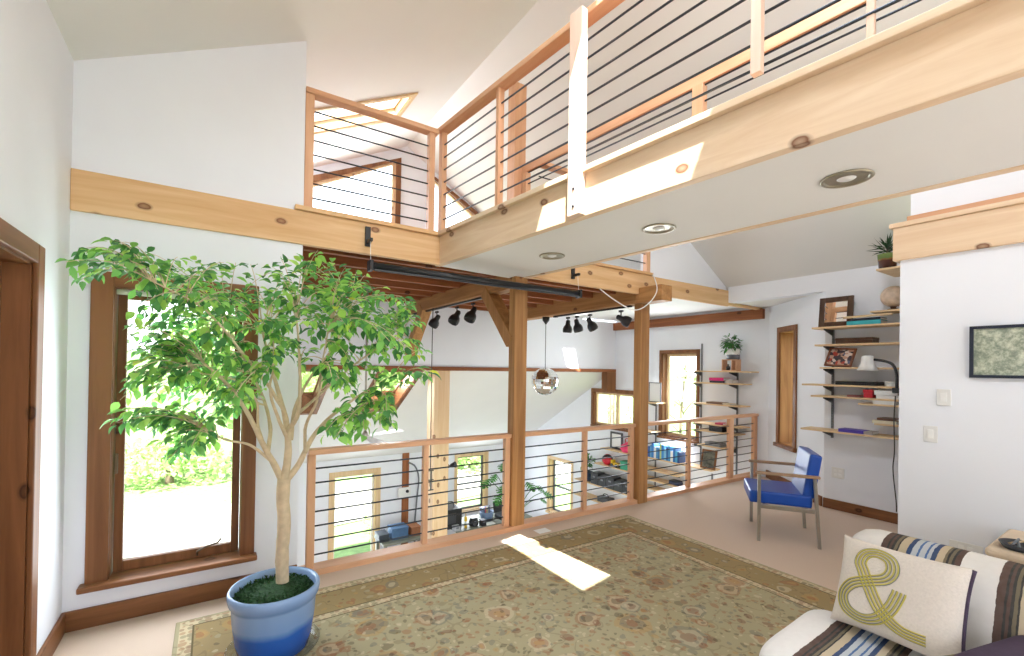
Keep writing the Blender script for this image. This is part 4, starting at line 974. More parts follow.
# ================================================================== WALL SHELVES ON THE SHELF WALL
def wall_shelf(label, group, x_wall, depth, y0, y1, z, brk, th=.019, mat='ply_y'):
    t = thing('wall_shelf', label, 'shelf', (x_wall, (y0 + y1) / 2, z), group=group)
    MB().box(x_wall - .03 - depth, y0, z, x_wall - .03, y1, z + th).build('board', mat, t, .002)
    for y in brk:
        MB().prism([(x_wall - .022, y - .004, z - .0005), (x_wall - .03 - depth * .85, y - .004, z - .0005), (x_wall - .03 - depth * .85, y - .004, z - .012), (x_wall - .022, y - .004, z - .07)], (0, .008, 0)).build('bracket', 'dkgrey', t)
    return t
def standard(label, group, x_wall, y, z0, z1):
    t = thing('shelf_standard', label, 'shelf rail', (x_wall, y, z0), group=group)
    MB().box(x_wall - .020, y - .010, z0, x_wall - .0008, y + .010, z1).build('channel', 'grey', t)
    sl = MB(); z = z0 + .03
    while z < z1 - .02: sl.box(x_wall - .0206, y - .003, z, x_wall - .0195, y + .003, z + .012); z += .03
    s = sl.build('slots', 'black', t); s['kind'] = 'stuff'; return t
gs = 'shelves on the wall behind the blue armchair'; gr_ = 'metal shelf rails behind the blue armchair'
ysd = 2.275
standard('slotted metal shelf rail behind the framed mirror side of the shelves', gr_, XS, ysd, .80, 2.02); standard('slotted metal shelf rail hidden behind the white desk lamp end', gr_, XS, 1.46, .80, 2.55)
FX = XS - .03 - .25          # front edge of the boards
def zf(px, py): return at(px, py, 'x', FX)
specs = [((811.6, 327.5), 1.27, 'topmost long shelf carrying the framed mirror and turquoise book'), ((814.5, 344.5), 1.27, 'long shelf carrying the flat dark brown box'), ((819.5, 367), 1.27, 'long shelf carrying the tilted group photo'),
         ((801.7, 383.5), 1.27, 'long shelf carrying the closed black laptop'), ((810.6, 395), 1.60, 'long shelf with the small red box at its end'), ((800.4, 427.5), 1.27, 'lowest long shelf carrying the purple book')]
SH = []
for p, y1, lb in specs:
    q = zf(*p); SH.append(q); wall_shelf(lb, gs, XS, .25, 1.27, q.y, q.z - .019, (ysd, 1.46))
q = at(876, 269, 'x', XS - .53); SH.append(q); wall_shelf('short deep highest shelf holding the spiky plant', gs, XS, .50, 1.27, q.y, q.z - .019, (1.46,))
q = zf(870, 311); SH.append(q); wall_shelf('short shelf holding the round globe', gs, XS, .25, 1.27, q.y, q.z - .019, (1.46,))
q = zf(858, 403); SH.append(q); wall_shelf('short shelf holding the stack of white paper', gs, XS, .25, 1.27, q.y, q.z - .019, (1.46,))
q = zf(874, 423); SH.append(q); wall_shelf('short low shelf holding the brown notebook', gs, XS, .25, 1.27, q.y, q.z - .019, (1.46,))
def Y(px, z=2.0, x=FX + .08):   # y on the shelves at a picture column
    return at(px, 364, 'x', x).y
# framed mirror on the top shelf, leaning on the wall
z0 = SH[0].z
yA, yB = Y(816), Y(850); fmx = 5.74
fm = thing('framed_mirror', 'square mirror in a wide dark wood frame on the topmost long shelf', 'mirror', (fmx, (yA + yB) / 2, z0 + .001))
hgt = .335; lean = V((.12, 0, 1)).normalized(); nrm = V((-1, 0, .12)).normalized(); o0 = V((fmx - .02, (yA + yB) / 2, z0 + .004)); hw = (yA - yB) / 2; fw = .055
for (u0, u1, v0, v1) in ((-hw, -hw + fw, 0, hgt), (hw - fw, hw, 0, hgt), (-hw + fw, hw - fw, 0, fw), (-hw + fw, hw - fw, hgt - fw, hgt)):
    MB().obox(o0 + V((0, 1, 0)) * ((u0 + u1) / 2) + lean * ((v0 + v1) / 2), (0, 1, 0), lean, nrm, (u1 - u0) / 2, (v1 - v0) / 2, .012).build('frame', M.setdefault('walnut', wood('dark walnut', srgb(92, 66, 48), srgb(62, 42, 30), 'z', 0, .4)), fm, .004)
M['mirrorglass'] = flat('mirror glass', (.86, .88, .88), .01, 1, 0)
MB().obox(o0 + lean * (hgt / 2) - nrm * .002, (0, 1, 0), lean, nrm, hw - fw, hgt / 2 - fw, .003).build('mirror_glass', 'mirrorglass', fm)
def book(name, label, y0, y1, x0, x1, z, th, col, cat='book', group=None, page=True):
    M.setdefault(col, flat('cover ' + col, srgb(*[int(c) for c in col.split(',')]), .5, 0, .06, 14))
    t = thing(name, label, cat, ((x0 + x1) / 2, (y0 + y1) / 2, z + .001), group=group); ct = min(.004, th * .2)
    cv = MB().box(x0, y0, z + .0008, x1, y1, z + ct + .0008); cv.box(x0, y0, z + th - ct, x1, y1, z + th); cv.box(x0, y0, z + ct, x0 + .004, y1, z + th - ct)
    cv.build('cover', col, t)
    MB().box(x0 + .004, y0 + .004, z + ct + .001, x1 - .004, y1 - .004, z + th - ct - .0005).build('pages', 'offwhite', t); return t
book('book', 'turquoise book lying on the topmost long shelf', Y(883), Y(849), 5.60, 5.80, SH[0].z, .042, '58,178,190')
book('book', 'dark navy book lying on the turquoise book', Y(882), Y(852), 5.62, 5.80, SH[0].z + .043, .028, '44,52,70')
tag(MB().tube([(5.585, Y(895), SH[0].z + .088), (5.59, Y(846), SH[0].z + .083)], .012, 14).build('bamboo_cane', 'ply_y', None), 'pale bamboo cane lying across the turquoise book pile', 'cane')
bx_ = thing('wooden_box', 'flat dark brown box on the second shelf from the top', 'box', (5.7, (Y(837) + Y(874)) / 2, SH[1].z))
MB().box(5.62, Y(874), SH[1].z + .001, 5.80, Y(837), SH[1].z + .035).build('body', 'walnut', bx_, .003); MB().box(5.618, Y(874) - .002, SH[1].z + .0355, 5.802, Y(837) + .002, SH[1].z + .062).build('lid', 'walnut', bx_, .004)
# tilted group photo
def photo_mat():
    mt, nt, b = new_mat('group photograph'); L = nt.links.new; b.inputs['Roughness'].default_value = .2
    tc = N(nt, 'ShaderNodeTexCoord'); v = N(nt, 'ShaderNodeTexVoronoi', Scale=34.0); L(tc.outputs['Object'], v.inputs['Vector']); s = N(nt, 'ShaderNodeSeparateColor'); L(v.outputs['Color'], s.inputs[0])
    r = ramp(nt, [(0, srgb(70, 60, 66)), (.25, srgb(190, 150, 130)), (.45, srgb(96, 104, 130)), (.6, srgb(170, 70, 60)), (.75, srgb(216, 200, 190)), (.9, srgb(60, 56, 60))], 'CONSTANT'); L(s.outputs[0], r.inputs[0]); L(r.outputs[0], b.inputs['Base Color']); return mt
M['photo'] = photo_mat(); M['redwood'] = wood('reddish frame wood', srgb(132, 82, 58), srgb(98, 56, 40), 'y', 0, .4)
z0 = SH[2].z; yA, yB = Y(826), Y(853); up = V((.42, -.10, .9)).normalized(); side = V((0, 1, .06)).normalized(); nm_ = side.cross(up).normalized(); o0 = V((5.62, (yA + yB) / 2, z0 + .008)); hw = (yA - yB) / 2; hgt = .22
pt_ = thing('photo_frame', 'group photograph in a reddish wood frame tilted on the third shelf', 'photo frame', o0)
for (u0, u1, v0, v1) in ((-hw, -hw + .02, 0, hgt), (hw - .02, hw, 0, hgt), (-hw + .02, hw - .02, 0, .02), (-hw + .02, hw - .02, hgt - .02, hgt)):
    MB().obox(o0 + side * ((u0 + u1) / 2) + up * ((v0 + v1) / 2), side, up, nm_, (u1 - u0) / 2, (v1 - v0) / 2, .008).build('frame', 'redwood', pt_)
MB().obox(o0 + up * (hgt / 2), side, up, nm_, hw - .02, hgt / 2 - .02, .004).build('photograph', 'photo', pt_)
# laptop
z0 = SH[3].z; lt = thing('laptop', 'closed black laptop on the fourth shelf from the top', 'laptop', (5.7, (Y(838) + Y(880)) / 2, z0))
MB().box(5.60, Y(880), z0 + .002, 5.82, Y(838), z0 + .022).build('base', 'black', lt, .005); MB().box(5.60, Y(880), z0 + .023, 5.82, Y(838), z0 + .040).build('screen_lid', 'black', lt, .006)
# desk lamp with a white cone shade and black arm
zb0 = SH[4].z; cc = at(867.5, 366, 'x', 5.55)
lp = thing('desk_lamp', 'white shaded desk lamp on a black curved arm over the shelves', 'lamp', (5.66, 1.62, SH[8].z))
MB().lathe([(.030, .105), (.050, .095), (.054, .03), (.062, .008), (.090, -.045), (.085, -.045), (.057, .008), (.048, .03), (.0005, .05)], cc, 32, cap=False).build('lamp_shade', 'white', lp)
a0 = cc + V((.02, -.03, .065))
arm = [a0, at(877, 360, 'x', 5.55), at(886, 361.5, 'x', 5.55), at(893, 365, 'x', 5.55), at(896.5, 374, 'x', 5.55), at(896.8, 388, 'x', 5.55)]
MB().tube(cr3(arm), .013, 12).build('arm', 'black', lp)
q = arm[-1]; MB().box(q.x - .03, q.y - .03, q.z - .05, q.x + .03, q.y + .03, q.z).build('clamp', 'black', lp, .005)
# white cup, papers, red box, small books
q = at(889.5, 386, 'x', 5.68); zc = SH[8].z + .141
cup = thing('white_canister', 'white cylindrical canister beside the lamp arm', 'canister', (5.70, q.y, zc)); MB().lathe([(.042, .0), (.045, .002), (.045, .075), (.040, .075), (.038, .01), (.0005, .008)], (5.70, q.y, zc + .001), 28).build('body', 'white', cup)
MB().lathe([(.046, .0), (.048, .002), (.048, .012), (.0005, .014)], (5.70, q.y, zc + .077), 28).build('lid', 'offwhite', cup)
z0 = SH[8].z
for i, (dx, dy) in enumerate(((0, 0), (.015, -.02), (-.0, -.01))):
    book('paper_stack', ['thick white paper stack at the bottom of the pile under the canister', 'white paper bundle in the middle of the pile under the canister', 'topmost white paper bundle under the canister'][i], Y(899) + dy, Y(876) + dy, 5.60 + dx, 5.80 + dx, z0 + i * .0465, .0455, '236,236,234', 'paper', 'white paper bundles on the short shelf')
z0 = SH[4].z
rbx = thing('red_box', 'small red box on the fifth shelf', 'box', (5.67, (Y(866) + Y(878)) / 2, z0)); M['red'] = flat('red card', srgb(196, 34, 52), .5, 0, .06)
MB().box(5.61, Y(875), z0 + .001, 5.74, Y(866), z0 + .05).build('body', 'red', rbx, .003); MB().box(5.605, Y(875.5), z0 + .051, 5.745, Y(865.5), z0 + .085).build('lid', 'red', rbx, .003)
book('book', 'thin maroon booklet on the fifth shelf', Y(864), Y(850), 5.60, 5.74, z0, .022, '120,66,62')
book('book', 'thin pale grey booklet on the fifth shelf', Y(849), Y(836), 5.62, 5.76, z0, .012, '190,180,160')
z0 = SH[5].z
book('book', 'purple book lying on the lowest long shelf', Y(867), Y(842), 5.595, 5.76, z0, .034, '86,66,170')
book('book', 'grey notebook beside the purple book', Y(876), Y(867.5), 5.60, 5.76, z0, .032, '176,170,166')
z0 = SH[9].z
book('book', 'cream book at the bottom of the pair on the short low shelf', Y(900), Y(876), 5.58, 5.78, z0, .03, '226,216,190')
book('book', 'brown notebook on the cream book on the short low shelf', Y(900), Y(880), 5.60, 5.78, z0 + .031, .024, '104,72,56')
# globe and spiky plant
q = at(893.5, 296.5, 'x', 5.68); rgl = .105; zg = SH[7].z + rgl + .032
gl = thing('globe', 'round mottled tan globe on the short shelf under the spiky plant', 'globe', (5.68, q.y, SH[7].z)); M['globe'] = flat('mottled tan', srgb(206, 182, 158), .35, 0, .25, 14)
MB().lathe([(rgl * math.sin(math.pi * i / 24) + .0003, -rgl * math.cos(math.pi * i / 24)) for i in range(25)], (5.68, q.y, zg), 32, cap=False).build('sphere', 'globe', gl)
MB().lathe([(.05, .001), (.048, .012), (.02, .02), (.03, .036)], (5.68, q.y, SH[7].z), 24).build('stand', 'walnut', gl)
q = at(887.5, 272, 'x', 5.46); z0 = SH[6].z
def potmat(name, stops, h):
    mt, nt, b = new_mat(name); b.inputs['Roughness'].default_value = .25; tc = N(nt, 'ShaderNodeTexCoord'); s = N(nt, 'ShaderNodeSeparateXYZ'); nt.links.new(tc.outputs['Object'], s.inputs[0])
    no = N(nt, 'ShaderNodeTexNoise', Scale=30.0); nt.links.new(tc.outputs['Object'], no.inputs['Vector'])
    r = ramp(nt, stops); nt.links.new(math_node(nt, 'ADD', math_node(nt, 'DIVIDE', s.outputs[2], h), math_node(nt, 'MULTIPLY', no.outputs[0], .12)), r.inputs[0]); nt.links.new(r.outputs[0], b.inputs['Base Color']); return mt
M['yuccapot'] = potmat('green over brown glaze', [(0, srgb(58, 34, 30)), (.6, srgb(86, 48, 36)), (.70, srgb(128, 92, 50)), (.76, srgb(98, 120, 62)), (1, srgb(112, 132, 72))], .15)
yp = thing('potted_yucca', 'spiky dark green plant in a green and brown glazed pot on the highest shelf', 'potted plant', (5.46, q.y, z0))
MB().lathe([(.060, .001), (.068, .01), (.080, .14), (.082, .15), (.076, .15), (.070, .12), (.0005, .12)], (5.46, q.y, z0), 32).build('pot', 'yuccapot', yp)
M['yucca'] = leaf_mat('yucca leaves', [(0, srgb(26, 52, 34)), (1, srgb(56, 88, 54))], .1)
mb = MB(); R_ = random.Random(9)
for i in range(64):
    a = R_.uniform(0, 6.283); e = R_.uniform(.0, 1.45); d = V((math.cos(a) * math.cos(e), math.sin(a) * math.cos(e), math.sin(e))); L_ = R_.uniform(.15, .24); p = V((5.46, q.y, z0 + .155 + R_.uniform(0, .06))); s = d.cross(V((0, 0, 1))).normalized() if abs(d.z) < .98 else V((1, 0, 0))
    if (p + d * L_).z > zroofR((p + d * L_).x) - .03: continue
    mb.add([p - s * .004, p + d * L_ * .4 - s * .010, p + d * L_ + V((0, 0, -.02)), p + d * L_ * .4 + s * .010, p + s * .004], [(0, 1, 2), (0, 2, 4), (4, 2, 3)])
mb.build('leaves', 'yucca', yp, fixn=False); MB().tube([(5.46, q.y, z0 + .115), (5.46, q.y, z0 + .22)], [.016, .010], 8).build('stem', 'bark', yp)
# lamp cord down the wall end
pts = [at(895.5, 396, 'x', 5.55), at(894, 420, 'x', 5.55), at(894.5, 450, 'x', 5.56), at(893, 470, 'x', 5.58), at(896, 500, 'x', 5.66), at(896.5, 512, 'x', 5.70)]
tag(MB().tube(cr3(pts), .005, 8).build('lamp_cord', 'black', None), 'thin black lamp cord hanging down beside the partition corner', 'cord')
tag(MB().box(2.56, 3.36, .0005, 2.70, 3.46, .003).build('paper_sheet', 'white', None), 'small flat white patch on the carpet by the timber pillar', 'paper')  # thin white rectangle marking a pale spot on the carpet


# ================================================================== BOOK WALL (right wall of the great room)
gw, gwr = 'shelves on the tall book wall beside the narrow window', 'metal shelf rails on the tall book wall'
FX6 = XR - .03 - .25; MX = FX6 + .10
def yz(px, py, x=None): q = at(px, py, 'x', FX6 if x is None else x); return q.y, q.z
y1_, y2_ = at(701, 400, 'x', XR - .02).y, at(737, 400, 'x', XR - .02).y
standard('slotted shelf rail right beside the brown framed narrow window', gwr, XR, y1_, -.1, 1.98); standard('slotted shelf rail behind the small potted plant', gwr, XR, y2_, -.1, 1.95)
standard('slotted shelf rail behind the row of blue books', gwr, XR, 5.42, -1.0, 1.25); standard('slotted shelf rail below the small painting', gwr, XR, 4.30, -.75, -.12)
NS = []
for (px, py), yn, lb in (((694.5, 370.5), 3.56, 'top shelf of the book wall carrying the plant on a wooden box'), ((694, 382), 3.66, 'second shelf of the book wall carrying the pink book'), ((694, 402.5), 3.68, 'third shelf of the book wall carrying one thin brown book'),
                         ((694, 422), 3.68, 'fourth shelf of the book wall, just above the railing top'), ((694, 429), 3.75, 'fifth shelf of the book wall carrying the black box, behind the railing'), ((697, 444), 3.9, 'sixth shelf of the book wall carrying grey magazines')):
    y, z = yz(px, py); NS.append(z); wall_shelf(lb, gw, XR, .25, yn, y, z - .019, (y1_, y2_))
LS = []
for (px, py), ya, yb_, lb in (((648, 457), 4.15, 5.75, 'long low shelf carrying the row of blue books and the small painting'), ((648, 469), 4.75, 5.75, 'low shelf one below the blue books'), ((648, 479), 4.55, 5.75, 'low shelf two below the blue books'), ((648, 488), 4.8, 5.75, 'lowest visible shelf under the blue books')):
    y, z = yz(px, py); LS.append(z); wall_shelf(lb, gw, XR, .25, ya, yb_, z - .019, (5.42, 4.9))
y, z = yz(652, 402.5); wall_shelf('short shelf carrying the framed white sheet beside the dark pillar', gw, XR, .25, 5.20, 5.62, z - .019, (5.42,)); zfr = z
y, z = yz(652, 432); wall_shelf('empty short shelf behind the railing above the blue books', gw, XR, .25, 5.30, 5.75, z - .019, (5.42,))
# framed white sheet
fs_ = thing('framed_sheet', 'thin dark framed white sheet leaning on the short shelf beside the pillar', 'picture', (6.55, 5.42, zfr + .001))
ya, yb_ = at(661, 390, 'x', 6.55).y, at(649, 390, 'x', 6.55).y; h = .35
for (a, b, c, d) in ((ya, ya + .014, 0, h), (yb_ - .014, yb_, 0, h), (ya + .014, yb_ - .014, 0, .014), (ya + .014, yb_ - .014, h - .014, h)): MB().box(6.545, a, zfr + .002 + c, 6.56, b, zfr + .002 + d).build('frame', 'dkgrey', fs_)
MB().box(6.550, ya + .014, zfr + .016, 6.556, yb_ - .014, zfr + h - .012).build('sheet', 'white', fs_)
# plant in a two-tone pot on a wooden box
z0 = NS[0]; yc = at(731, 368, 'x', MX).y
cb = thing('wooden_crate', 'small open wooden box with a bottle inside under the potted plant', 'box', (MX, yc, z0)); w_ = .115; hb = .175
for (a, b, c, d) in ((-w_, w_, 0, .012), (-w_, w_, hb - .012, hb), (-w_, -w_ + .012, .012, hb - .012), (w_ - .012, w_, .012, hb - .012)): MB().box(MX - .06, yc + a, z0 + .001 + c, MX + .07, yc + b, z0 + .001 + d).build('side', 'fir_y', cb)
MB().box(MX - .06, yc - .05, z0 + .013, MX + .065, yc - .04, z0 + hb - .011).build('divider', 'fir_y', cb)
bt = thing('ink_bottle', 'small dark bottle inside the wooden box', 'bottle', (MX, yc + .04, z0 + .013)); MB().lathe([(.022, .001), (.028, .005), (.028, .05), (.012, .065), (.012, .08), (.0005, .081)], (MX - .01, yc + .04, z0 + .0135), 20).build('body', 'black', bt)
MB().lathe([(.014, 0), (.014, .012), (.0005, .013)], (MX - .01, yc + .04, z0 + .0950), 16).build('cap', 'grey', bt)
M['twotone'] = potmat('white over grey pot', [(0, srgb(92, 96, 104)), (.46, srgb(92, 96, 104)), (.48, srgb(236, 234, 230)), (1, srgb(236, 234, 230))], .17)
zp = z0 + hb + .002; pp = thing('potted_plant', 'small bushy green plant in a white and grey pot on the top book wall shelf', 'potted plant', (MX, yc, zp))
MB().lathe([(.082, .0), (.090, .005), (.096, .16), (.088, .16), (.083, .13), (.0005, .13)], (MX, yc - .03, zp), 28).build('pot', 'twotone', pp)
def bushy(parent, c, r, n, L_, mat, seed, h=1.0, name='foliage'):
    R_ = random.Random(seed); mb = MB()
    for i in range(n):
        d = V((R_.gauss(0, 1), R_.gauss(0, 1), R_.gauss(.3, .8) * h)).normalized(); p = c + d * r * R_.uniform(.3, 1); e = (d + V((R_.gauss(0, .5), R_.gauss(0, .5), R_.gauss(-.2, .4)))).normalized(); s = e.cross(V((0, 0, 1)))
        s = s.normalized() if s.length > .05 else V((1, 0, 0)); k = L_ * R_.uniform(.7, 1.2)
        mb.add([p, p + e * k * .5 - s * k * .24, p + e * k - V((0, 0, k * .2)), p + e * k * .5 + s * k * .24], [(0, 1, 2, 3)])
    return mb.build(name, mat, parent, fixn=False)
M['houseleaf'] = leaf_mat('house plant leaves', [(0, srgb(34, 84, 42)), (1, srgb(84, 146, 70))], .2)
bushy(pp, V((MX - .02, yc - .01, zp + .24)), .13, 170, .075, 'houseleaf', 21, .8)
MB().tube([(MX, yc - .03, zp + .125), (MX, yc - .02, zp + .26)], .008, 6).build('stem', 'bark', pp)
# books and boxes on the near shelves
Y6 = lambda px: at(px, 400, 'x', MX - .06).y
book('book', 'bright pink book on the second book wall shelf', Y6(724), Y6(709.5), 6.49, 6.66, NS[1] + .034, .045, '222,44,120')
book('book', 'dark book under the bright pink book', Y6(725), Y6(710), 6.49, 6.66, NS[1], .033, '50,46,60')
book('book', 'pale grey book lying beside the pink book', Y6(733), Y6(726), 6.50, 6.66, NS[1], .05, '206,196,186')
book('book', 'thin brown book on the third book wall shelf', Y6(723), Y6(707), 6.49, 6.66, NS[2], .03, '120,90,70')
book('book', 'thin cream book beside the thin brown book', Y6(731), Y6(724), 6.49, 6.66, NS[2], .022, '222,206,176')
book('book', 'small magenta booklet on the fourth book wall shelf', Y6(724), Y6(716), 6.49, 6.62, NS[3], .03, '196,60,96')
kb = thing('black_box', 'long black box on the fifth book wall shelf behind the railing', 'box', (6.56, (Y6(710) + Y6(723)) / 2, NS[4]))
MB().box(6.49, Y6(723), NS[4] + .001, 6.64, Y6(710), NS[4] + .075).build('body', 'black', kb, .004); MB().box(6.485, Y6(723) - .003, NS[4] + .0755, 6.645, Y6(710) + .003, NS[4] + .10).build('lid', 'dkgrey', kb, .003)
for i in range(4):
    a = Y6(722 - i * .7); book('magazine', ['lowest', 'second', 'third', 'topmost'][i] + ' grey magazine of the pile on the sixth book wall shelf', a, a + .26, 6.49 + .01 * i, 6.68, NS[5] + i * .0125, .012, ['150,154,162', '120,124,132', '176,178,184', '96,100,110'][i], 'magazine', 'grey magazines on the book wall')
# row of blue books
z0 = LS[0]; cols = ['52,104,176', '30,80,150', '84,150,196', '40,120,190', '210,216,222', '58,130,180', '28,96,160', '180,196,120', '46,130,196', '120,176,206', '24,90,150', '60,140,190', '230,230,226', '36,104,170', '70,160,200', '30,70,130']
y = Y6(648); i = 0; R_ = random.Random(4); hts = []
lab = ['blue', 'dark blue', 'light blue', 'mid blue', 'white', 'teal blue', 'deep blue', 'yellow green', 'bright blue', 'pale blue', 'navy', 'sky blue', 'ivory', 'royal blue', 'turquoise', 'ink blue']
while i < 16 and y > Y6(690):
    th = R_.uniform(.028, .052); h = R_.uniform(.17, .27); M.setdefault(cols[i], flat('cover ' + cols[i], srgb(*[int(c) for c in cols[i].split(',')]), .5, 0, .06, 14))
    pos = 'at the pillar end of the row' if i < 5 else 'in the middle of the row' if i < 11 else 'at the window end of the row'
    t = thing('book', lab[i] + ' spined upright book ' + pos + ' on the low shelf', 'book', (6.56, y - th / 2, z0 + .001), group='upright books on the low shelf')
    cv = MB().box(6.49, y - th, z0 + .001, 6.66, y - th + .003, z0 + h).box(6.49, y - .003, z0 + .001, 6.66, y, z0 + h).box(6.49, y - th + .003, z0 + .001, 6.494, y - .003, z0 + h); cv.build('cover', cols[i], t)
    MB().box(6.497, y - th + .003, z0 + .004, 6.655, y - .003, z0 + h - .006).build('pages', 'offwhite', t); y -= th + .002; i += 1
# small painting in a brown frame
z0 = LS[0] + .001; yc = at(708.5, 455, 'x', 6.52).y; h = .30; hw = .125
pa = thing('painting', 'small dark painting in a brown frame leaning behind the railing on the low shelf', 'painting', (6.52, yc, z0)); up = V((.2, 0, 1)).normalized(); nm_ = V((-1, 0, .2)).normalized(); o0 = V((6.50, yc, z0 + .006))
for (u0, u1, v0, v1) in ((-hw, -hw + .025, 0, h), (hw - .025, hw, 0, h), (-hw + .025, hw - .025, 0, .025), (-hw + .025, hw - .025, h - .025, h)): MB().obox(o0 + V((0, (u0 + u1) / 2, 0)) + up * ((v0 + v1) / 2), (0, 1, 0), up, nm_, (u1 - u0) / 2, (v1 - v0) / 2, .01).build('frame', 'casing_z', pa)
M['canvas'] = flat('dark abstract canvas', srgb(96, 96, 84), .6, 0, .75, 16); MB().obox(o0 + up * (h / 2), (0, 1, 0), up, nm_, hw - .025, h / 2 - .025, .004).build('canvas', 'canvas', pa)
M['navy'] = flat('navy cloth', srgb(60, 70, 96), .8, 0, .15, 20)
q = at(676, 475, 'x', MX); nb = thing('camera_bag', 'small navy pouch on the shelf two below the blue books', 'pouch', (MX, q.y, LS[2])); MB().box(MX - .07, q.y - .10, LS[2] + .001, MX + .07, q.y + .10, LS[2] + .06).build('body', 'navy', nb, .02, seg=3); MB().box(MX - .072, q.y - .09, LS[2] + .062, MX + .07, q.y + .09, LS[2] + .072).build('flap', 'dkgrey', nb, .004)
# ---- far part of the book wall: toys, boxes, black crates
def zat(px, py, x=6.55): return at(px, py, 'x', x)
q = zat(616, 450); fz = q.z
fr_ = thing('picture_frame', 'dark empty picture frame standing over the toys on the far shelves', 'picture', (6.62, q.y, fz))
ya, yb_ = zat(622.5, 440, 6.62).y, zat(610.5, 440, 6.62).y; h = .33
for (a, b, c, d) in ((ya, ya + .035, 0, h), (yb_ - .035, yb_, 0, h), (ya + .035, yb_ - .035, 0, .035), (ya + .035, yb_ - .035, h - .035, h)): MB().box(6.61, a, fz + c + .002, 6.635, b, fz + d + .002).build('frame', 'dkgrey', fr_)
MB().box(6.62, ya + .035, fz + .037, 6.626, yb_ - .035, fz + h - .033).build('print', 'offwhite', fr_)
gf = 'far shelves of the book wall behind the middle railing'
wall_shelf('far shelf carrying the dark frame and pink bag', gf, XR, .25, 5.62, 6.55, fz - .019, (6.3, 5.8))
zt = zat(612, 466).z; wall_shelf('far shelf carrying the red ball and green box', gf, XR, .25, 5.75, 6.72, zt - .019, (6.3, 5.8))
zk = zat(600, 484).z; wall_shelf('far shelf carrying the dark potted plant and black crates', gf, XR, .30, 5.70, 7.25, zk - .019, (6.9, 5.9))
zl1 = zat(600, 500).z; wall_shelf('far shelf below the black crates', gf, XR, .30, 5.9, 7.25, zl1 - .019, (6.9, 6.1))
M['pink'] = flat('pink fabric', srgb(222, 66, 110), .8, 0, .15, 18); M['green'] = flat('green card', srgb(46, 140, 110), .6, 0, .1); M['yellow'] = flat('yellow plastic', srgb(222, 184, 40), .5, 0, .05)
q = zat(628, 447); pk = thing('pink_bag', 'pink and rose fabric bag slumped on the far shelf by the pillar', 'bag', (6.55, q.y, fz))
mb = MB(); mb.lathe([(.02, .002), (.12, .01), (.15, .06), (.13, .13), (.07, .18), (.03, .20), (.0005, .20)], (6.56, q.y, fz), 22)
for i, v in enumerate(mb.v): mb.v[i] = v + V((noise.noise(v * 9) * .02, noise.noise(v * 8) * .04, 0))
mb.build('body', 'pink', pk); MB().tube(cr3([V((6.55, q.y - .05, fz + .18)), V((6.54, q.y - .03, fz + .25)), V((6.54, q.y + .05, fz + .25)), V((6.55, q.y + .06, fz + .17))]), .008, 8).build('strap', 'red', pk)
q = zat(607.5, 459); rb_ = thing('toy_ball', 'red and black toy ball on the far shelf', 'ball', (6.55, q.y, zt)); R__ = .105
mb = MB(); mb.lathe([(R__ * math.sin(math.pi * i / 20) + .0003, -R__ * math.cos(math.pi * i / 20)) for i in range(21)], (6.55, q.y, zt + R__ + .001), 28, cap=False); mb.build('ball', 'red', rb_)
MB().lathe([(R__ * 1.004, -.03), (R__ * 1.01, -.03), (R__ * 1.01, .03), (R__ * 1.004, .03)], (6.55, q.y, zt + R__ + .001), 28, cap=False, axis=(.6, .5, .6)).build('band', 'black', rb_)
q = zat(616, 461); yt = thing('toy_truck', 'small yellow toy truck beside the red ball', 'toy', (6.55, q.y, zt)); MB().box(6.50, q.y - .09, zt + .035, 6.60, q.y + .05, zt + .08).build('bed', 'yellow', yt, .006); MB().box(6.50, q.y + .052, zt + .035, 6.60, q.y + .10, zt + .13).build('cab', 'yellow', yt, .01)
for dx in (-.05, .05):
    for dy in (-.05, .06): MB().lathe([(.0005, -.012), (.030, -.012), (.034, 0), (.030, .012), (.0005, .012)], (6.55 + dx, q.y + dy, zt + .036), 16, axis=(1, 0, 0)).build('wheel', 'black', yt)
q = zat(628, 463); gb = thing('green_box', 'green card box next to the toy truck', 'box', (6.55, q.y, zt)); MB().box(6.48, q.y - .19, zt + .001, 6.66, q.y + .13, zt + .12).build('body', 'green', gb, .004); MB().box(6.475, q.y - .195, zt + .121, 6.665, q.y + .135, zt + .16).build('lid', 'green', gb, .004)
q = zat(588, 474); dp = thing('potted_plant', 'tall leafy plant in a dark blue pot on the far shelf by the baluster', 'potted plant', (6.53, q.y, zk)); M['dkblue'] = flat('dark blue glaze', srgb(34, 54, 84), .3, 0, .1)
MB().lathe([(.09, .001), (.10, .01), (.12, .17), (.125, .18), (.112, .18), (.10, .14), (.0005, .14)], (6.53, q.y, zk), 24).build('pot', 'dkblue', dp); bushy(dp, V((6.53, q.y, zk + .38)), .13, 90, .10, 'houseleaf', 31, 1.7); MB().tube([(6.53, q.y, zk + .13), (6.53, q.y, zk + .5)], .01, 6).build('stem', 'bark', dp)
